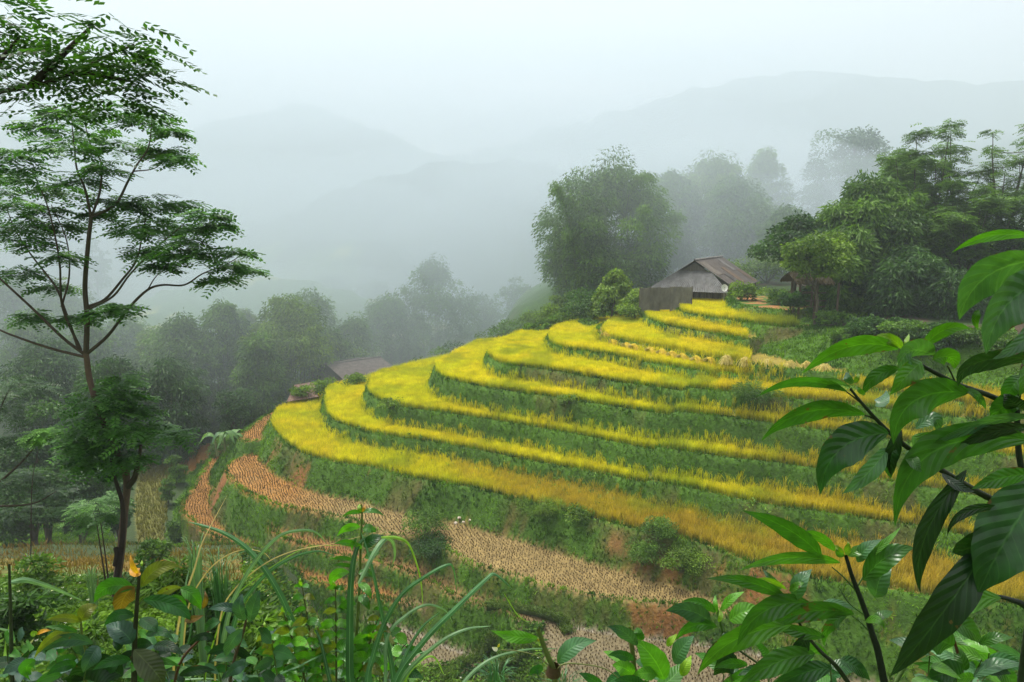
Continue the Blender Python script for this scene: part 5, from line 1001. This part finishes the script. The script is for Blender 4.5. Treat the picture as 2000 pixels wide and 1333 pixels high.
# soft herbs, centre left
p = Plant('tall_herb', 'tall soft leaved herb with a yellow bud on top, rising left of the picture centre', 'herb', 690, 1440, 2.5, 207)
p.stem([(688, 1430), (690, 1333), (696, 1240), (702, 1150), (704, 1080), (706, 1030), (707, 1000), (706, 986)], .008, .003, (.10, .14, .03), True)
L = p.leaf
L(706, 1003, 667, 1012, 9, (0, -7), G1, .5); L(708, 1001, 752, 1009, 10, (0, -7), G1, .5); L(704, 1030, 658, 1048, 16, (-2, -8), G2, .4); L(708, 1034, 735, 1040, 17, (0, -4), G1, .3); L(700, 1066, 652, 1063, 13, (0, -5), G1, .4); L(710, 1068, 750, 1046, 22, (-2, -2), G3, .3); L(690, 1095, 644, 1093, 9, (0, -4), G1, .5); L(692, 1108, 648, 1105, 8, (0, -3), G1, .5)
L(682, 1118, 650, 1152, 22, (-12, -10), G2, .3); L(712, 1090, 742, 1080, 14, (0, -2), G1, .4); L(700, 1140, 724, 1170, 16, (4, -4), G2, .4); L(700, 1165, 722, 1192, 18, (2, -4), G1, .4); L(706, 1000, 703, 984, 8, (-3, 0), YG, .2); L(707, 1000, 712, 985, 6, (2, 0), OR, .2); L(698, 1052, 688, 1076, 8, (-4, 0), G1, .3); L(706, 1072, 690, 1058, 10, (0, 0), G2, .3); L(700, 1120, 735, 1130, 16, (0, -6), G1, .4); L(695, 1180, 660, 1200, 18, (-4, -8), G1, .4)
for k, (sx, sy, lean) in enumerate([(590, 1145, -18), (555, 1200, -30), (655, 1150, 8), (745, 1190, 20), (620, 1240, -8), (725, 1250, 14), (520, 1230, -34)]):
    p.stem([(650+lean, 1420), ((sx+650)/2+lean/2, (sy+1400)/2), (sx, sy)], .006, .0025, (.08, .09, .03), True)
    for j in range(7):
        f = j/6.; x = sx+(650+lean-sx)*f*.42; y = sy+(1400-sy)*f*.55; sg = -1 if j % 2 else 1; LL = p.rg.uniform(26, 44)*(.55+.6*min(f*2, 1))
        for s2 in (sg, -sg): L(x, y, x+s2*LL*.85, y+p.rg.uniform(.1, .6)*LL*.6, LL*.48, (0, -LL*.16), [G2, G1, OL, G1][p.rg.integers(4)], p.rg.uniform(.1, .7), dz=(0, p.rg.uniform(-.1, .1)))
    L(sx, sy, sx-3, sy-16, 7, (-2, 0), YG, .2); 
print('herb', p.nl); p.filler((520, 1215, 800, 1330), 110, .09, .045, [G1, G2, G3], (.1, .6))
# long grass blades
def blade_obj(o, pts, w, K, D, dzs=0.):
    q = crom([P(a, b, D+dzs*i/len(pts)) for i, (a, b) in enumerate(pts)], 7); n = len(q); tan = norm(np.gradient(q, axis=0)); s = norm(np.cross(tan, norm(q))); nn = np.cross(s, tan); t = np.linspace(0, 1, n)
    hw = w*1.35/FPX*D/2*np.clip((1-t)**.55*1.08, .06, 1)*np.clip(.55+t*2.2, 0, 1); a = .35+.5*np.sin(t*3+w); s2 = s*np.cos(a)[:, None]+nn*np.sin(a)[:, None]; n2 = np.cross(s2, tan)
    V = []; Kc = []; off = [-1, -.12, 0, .12, 1]; K = np.array(K); pale = K*1.6+[.12, .16, .10]
    for i in range(n):
        for u in off: V.append(q[i]+s2[i]*u*hw[i]+n2[i]*abs(u)*hw[i]*.35); Kc.append(pale if abs(u) < .1 else K*(1+.1*sin(i)))
    F = [(i*5+j, i*5+j+1, (i+1)*5+j+1, (i+1)*5+j) for i in range(n-1) for j in range(4)]; m = MB(); m.add(V, F, np.array(Kc)); return m.build('blade', M_BLADE, o, True)
def tussock(label, px, D, blades_, name='long_grass'):
    b = P(px, 1500, D); z = float(terrain(np.array([b[0]]), np.array([b[1]]))[0]); o = empty(name, (b[0], b[1], z)); tag(o, label, 'grass tussock')
    for pts, w, K in blades_:
        f = pts[0]; fx, fy = f; pts = ([(px+(fx-px)*.4, 1520), (px+(fx-px)*.7, 1430)] if fy > 1290 else [])+list(pts); blade_obj(o, pts, w, K, D, .25)
    return o
BL = [.06, .17, .06]; BD = [.035, .11, .035]; BY = [.19, .36, .03]; ST = [.50, .38, .16]; BP = [.14, .26, .12]
tussock('clump of long arching grass blades with pale midribs in the bottom centre', 740, 2.3, [
    ([(684, 1333), (683, 1240), (685, 1150), (692, 1090), (706, 1058), (733, 1045)], 15, BD), ([(768, 1333), (748, 1220), (728, 1120), (715, 1070), (704, 1038)], 12, BL), ([(700, 1140), (728, 1085), (745, 1060), (758, 1052), (768, 1062), (771, 1085), (766, 1105)], 9, BP),
    ([(745, 1050), (775, 1050), (798, 1062), (814, 1100), (823, 1140), (826, 1185)], 6, BY), ([(718, 1333), (728, 1285), (748, 1225), (782, 1165), (825, 1130), (872, 1104), (886, 1112), (893, 1162)], 10, BL), ([(772, 1333), (828, 1252), (888, 1190), (945, 1135), (965, 1121), (990, 1140), (1000, 1150)], 11, BL),
    ([(752, 1333), (756, 1245), (790, 1205), (832, 1182), (868, 1192), (884, 1216)], 8, BP), ([(776, 1333), (795, 1275), (825, 1225), (860, 1195)], 9, BL), ([(782, 1333), (850, 1262), (908, 1230), (958, 1223)], 10, BP), ([(790, 1333), (820, 1292), (848, 1284), (868, 1320)], 7, BY), ([(775, 1333), (806, 1285), (835, 1270)], 6, BP),
    ([(722, 1333), (724, 1290), (730, 1288), (736, 1340)], 8, BL), ([(900, 1340), (955, 1290), (1025, 1270), (1088, 1267)], 8, BP), ([(540, 1333), (590, 1298), (640, 1275), (674, 1270)], 6, BL), ([(645, 1333), (625, 1250), (600, 1200)], 9, BD), ([(985, 1160), (1010, 1200), (1030, 1216)], 2, BY)])
tussock('long grass with arching green and straw coloured blades left of the soft herbs', 470, 2.7, [
    ([(650, 1333), (600, 1260), (575, 1225), (548, 1165), (515, 1110), (480, 1070), (440, 1043), (400, 1028), (368, 1020)], 14, BL), ([(430, 1333), (440, 1230), (462, 1160), (500, 1095), (545, 1048), (592, 1036), (620, 1042), (637, 1062)], 9, BP), ([(440, 1333), (455, 1230), (475, 1175), (525, 1118), (575, 1088), (622, 1077), (660, 1088)], 9, BL),
    ([(420, 1333), (430, 1210), (455, 1155), (512, 1105), (572, 1077), (650, 1062), (715, 1045)], 3.2, ST), ([(400, 1333), (425, 1230), (455, 1170), (525, 1112), (600, 1070), (682, 1066)], 3.2, BY), ([(340, 1333), (352, 1200), (380, 1110), (395, 1060), (418, 1015), (444, 967)], 4.5, ST), ([(360, 1333), (365, 1200), (395, 1130), (435, 1090), (478, 1074), (515, 1080), (530, 1096)], 3, ST),
    ([(352, 1333), (356, 1230), (362, 1150), (370, 1110)], 8, BP), ([(358, 1333), (375, 1210), (372, 1130), (378, 1060)], 6, BD), ([(540, 1333), (480, 1322), (400, 1308), (310, 1290)], 10, BD), ([(300, 1345), (400, 1325), (460, 1340)], 6, BP), ([(470, 1333), (482, 1290), (500, 1262)], 7, BL)])
o = tussock('upright dark reed with one drooping ribbon leaf at the lower left edge', 22, 2.4, [([(26, 1333), (35, 1300), (55, 1262), (66, 1248)], 12, OL), ([(20, 1137), (50, 1133), (90, 1144), (125, 1158), (160, 1173)], 9, BP), ([(20, 1237), (10, 1232), (-20, 1224)], 7, BP), ([(22, 1300), (10, 1280), (20, 1208)], 9, BY)], 'reed')
m = MB(); q = crom([P(a, b, 2.4) for a, b in ((30, 1500), (24, 1333), (22, 1250), (20, 1170), (18, 1103))], 5); m.tube(q, np.linspace(.009, .004, len(q)), [.035, .045, .02], 8); m.build('stalk', M_STEM, o, True)
# middle distance grass clumps on the near slope
def grass_clump(px, py, hpx, wpx, D, label, seed, K=BL, n=60, wid=.016):
    rg = np.random.default_rng(seed); b = P(px, py, D); z = min(b[2], float(terrain(np.array([b[0]]), np.array([b[1]]))[0])); b = np.array([b[0], D, b[2]]); o = empty('grass_clump', (b[0], D, z)); tag(o, label, 'grass tussock'); m = MB(); Hh = hpx/FPX*D; R = wpx/FPX*D/2
    for k in range(n):
        a = rg.uniform(0, 2*pi); h = Hh*rg.uniform(.6, 1.1); r = R*rg.uniform(.3, 1.1); t = np.linspace(0, 1, 9); d = np.array([cos(a), sin(a), 0]); c = np.array([b[0], D, z])+d*.06*rg.random()+d*(r*t[:, None]**1.7)+np.c_[0*t, 0*t, (b[2]-z)*np.minimum(t*2, 1)+h*(1.35*t-.6*t**3)]
        s = np.array([-d[1], d[0], 0])*wid/2*(1-t[:, None])**.6; Kk = np.array(K)*rg.uniform(.7, 1.4); V = np.concatenate([c-s, c+s]); m.add(V, [(i, i+1, 9+i+1, 9+i) for i in range(8)], Kk)
    m.build('blades', M_BLADE, o, True)
grass_clump(430, 1150, 90, 130, 8.5, 'fresh green grass clump between the waxy shrub and the orange terraces', 1); grass_clump(385, 1130, 110, 60, 7.5, 'upright blue green grass clump above the waxy shrub', 2, BP, 26, .02)
grass_clump(180, 1150, 60, 40, 11, 'pale upright grass clump on the slope left of the bare trunk', 3, BP, 30); grass_clump(970, 1345, 70, 90, 5, 'short fresh grass clump at the bottom edge below the flooded paddies', 4, BL, 50, .012); grass_clump(1100, 1350, 40, 160, 6, 'low grass fringe at the bottom edge beside the cut stub', 5, BL, 50, .012)
for k, (px, py, hp, wp, D, g, n_, lf) in enumerate([(40, 1190, 60, 120, 9, 'c', 900, (.12, .06)), (140, 1215, 46, 120, 7, 'a', 900, (.10, .05)), (60, 1120, 40, 110, 17, 'a', 1200, (.16, .07)), (330, 1150, 70, 110, 12, 'a', 1600, (.2, .05)), (400, 1200, 60, 140, 9, 'c', 1500, (.14, .06)), (520, 1230, 60, 150, 8, 'a', 1500, (.13, .06)), (290, 1120, 40, 70, 16, 'c', 1200, (.2, .08)), (640, 1290, 50, 160, 6.5, 'c', 1300, (.11, .05)), (800, 1330, 40, 120, 6, 'a', 800, (.09, .04))]):
    rng_ = np.random.default_rng(400+k); q = P(px, py, D); R = wp/FPX*D/2; Hh = hp/FPX*D; gz = float(terrain(np.array([q[0]]), np.array([D]))[0]); top = max(q[2]+Hh, gz+.3); o = empty('bush', (q[0], D, gz))
    tag(o, ['dark low bush at the far left above the reed', 'low bush in the herbs left of the waxy shrub', 'low bush at the top of the near green slope, far left', 'ferny bush right of the bare trunk foot', 'dark bush behind the waxy shrub, under the arching grass', 'green bush behind the soft herbs, left of the tall herb', 'dark bush just right of the bare trunk foot', 'dark bush low behind the tall herb', 'small bush at the bottom edge below the flooded paddies'][k], 'bush')
    lb = rand_lobes((q[0], D, (gz+top)/2), (R, R, (top-gz)/2), 18, min(R, top-gz)*.4, rng_); m = MB(); lobes_crown(m, lb, n_, *lf, *GN[g], rng_, .2); m.build('foliage', M_LEAF, o)
    m = MB(); m.tube([[q[0], D, gz-.1], [q[0]+.05, D, (gz+top)/2]], .02, [.06, .05, .03], 5); m.build('stem', M_BARK, o)
# ground cover of the near slope
rg = np.random.default_rng(55); n = 120000; y = 3+37*rg.random(n)**.9; x = y*rg.uniform(-.92, .05, n); z = terrain(x, y); keep = (noise(x, y, 1.3, 88, 3) > .3) & ((y < 21+4*noise(x, y, 3, 2)) | (x/y > -.42)); x, y, z = x[keep], y[keep], z[keep]; n = len(x)
m = MB(); a = rg.uniform(0, 2*pi, n); hh = rg.uniform(.03, .34, n)*(.4+noise(x, y, .9, 14, 2)); d = np.stack([np.cos(a), np.sin(a), rg.uniform(-.1, .5, n)], -1); c0 = ramp_c([.022, .07, .008], [.15, .28, .022], np.clip(noise(x, y, 1.3, 21, 5)*2.2-.75+rg.normal(0, .15, n), 0, 1))
leafcloud(m, np.c_[x, y, z+hh], d, rg.uniform(.05, .11, n)*(.6+y/14), .05*(.6+y/14), c0, rg); k = rg.random(n) < .5; nb = k.sum()
blades(m, np.c_[x[k], y[k], z[k]], rg.uniform(.1, .4, nb), .012*(.6+y[k]/10), rg.normal(0, .1, (nb, 2)), c0[k]*.8, c0[k], rg)
tag(m.build('ground_cover', M_GRASS), 'mixed bright green herbs covering the near slope at lower left', 'ground cover', None, 'stuff')
k = rg.random(n) < .005; k &= noise(x, y, 1.5, 31, 2) > .45; m = MB(); nb = k.sum(); 
for j in range(5): a = rg.uniform(0, 2*pi, nb); leafcloud(m, np.c_[x[k], y[k], z[k]+hh[k]+.12], np.stack([np.cos(a), np.sin(a), 0*a+.5], -1), .022*(.6+y[k]/10), .016*(.6+y[k]/10), np.array([.8, .8, .76]), rg)
tag(m.build('tiny_white_flowers', M_GRASS), 'tiny white flowers dotted over the near green slope', 'flowers', None, 'stuff')
# ---------------------------------------------------------------- the air
def haze():
    m, t, out = new_mat('haze'); v = t.nodes.new('ShaderNodeVolumePrincipled')
    v.inputs['Color'].default_value = (.80, .895, .965, 1); v.inputs['Density'].default_value = .00065; v.inputs['Anisotropy'].default_value = .2
    t.links.new(v.outputs[0], out.inputs['Volume'])
    mb = MB(); x0, x1, y0, y1, z0, z1 = -1000, 1000, -130, 980, -56, 175
    mb.box(((x0+x1)/2, (y0+y1)/2, (z0+z1)/2), (x1-x0, y1-y0, z1-z0), (1, 1, 1))
    tag(mb.build('haze', m), 'pale morning mist filling the valley', None, None, 'stuff')
haze()
def mist(c, r, dens, label, seed=0):
    m, t, out = new_mat('mist'); v = t.nodes.new('ShaderNodeVolumePrincipled')
    v.inputs['Color'].default_value = (.80, .895, .965, 1); v.inputs['Density'].default_value = dens; v.inputs['Anisotropy'].default_value = .2
    t.links.new(v.outputs[0], out.inputs['Volume'])
    th, ph = np.meshgrid(np.linspace(0, 2*pi, 65), np.linspace(0.02, pi-.02, 33)); th = th.ravel(); ph = ph.ravel()
    d = np.stack([np.sin(ph)*np.cos(th), np.sin(ph)*np.sin(th), np.cos(ph)], -1)
    k = 1+.13*np.sin(3*d[:, 0]*2+seed)*np.cos(2.5*d[:, 1]*2+seed*2)+.06*np.sin(7*d[:, 0]+5*d[:, 2]+seed)
    V = (np.array(c)+d*k[:, None]*np.array(r)).reshape(33, 65, 3)[:, :-1]
    F = [(i*64+j, i*64+(j+1) % 64, (i+1)*64+(j+1) % 64, (i+1)*64+j) for i in range(32) for j in range(64)]
    mb = MB(); V = V.reshape(-1, 3); n = len(V); F += [(0, 16*k+16 if False else (k+1), k+2 if k < 62 else 63, k+2 if k < 62 else 63) for k in range(0)]
    mb.add(V, F, (1, 1, 1)); o = mb.build('haze', m)
    import bmesh
    bm = bmesh.new(); bm.from_mesh(o.data); bmesh.ops.holes_fill(bm, edges=bm.edges, sides=0)
    bmesh.ops.recalc_face_normals(bm, faces=bm.faces); bm.to_mesh(o.data); bm.free()
    tag(o, label, None, None, 'stuff')
mist((-20, 300, -14), (420, 200, 150), .0056, 'wide veil of mist in front of the far mountains')
mist((-5, 158, -22), (175, 77, 42), .0095, 'bank of white mist lying in the valley behind the spur', 1)
for k, (cx, cy, cz, rx, ry, rz, dn) in enumerate([(22, 112, 0, 42, 20, 15, .011), (-70, 250, 8, 70, 30, 12, .008), (60, 330, 45, 90, 40, 16, .007), (-30, 380, 62, 110, 40, 14, .006), (110, 400, 88, 90, 40, 18, .007), (30, 230, 18, 60, 30, 9, .009), (-190, 420, 70, 110, 40, 20, .006), (60, 150, 8, 40, 16, 7, .02), (-45, 140, -12, 40, 18, 6, .016), (20, 450, 110, 140, 40, 16, .006)]):
    mist((cx, cy, cz), (rx, ry, rz), dn, 'drifting patch of mist in the valley', k+2)
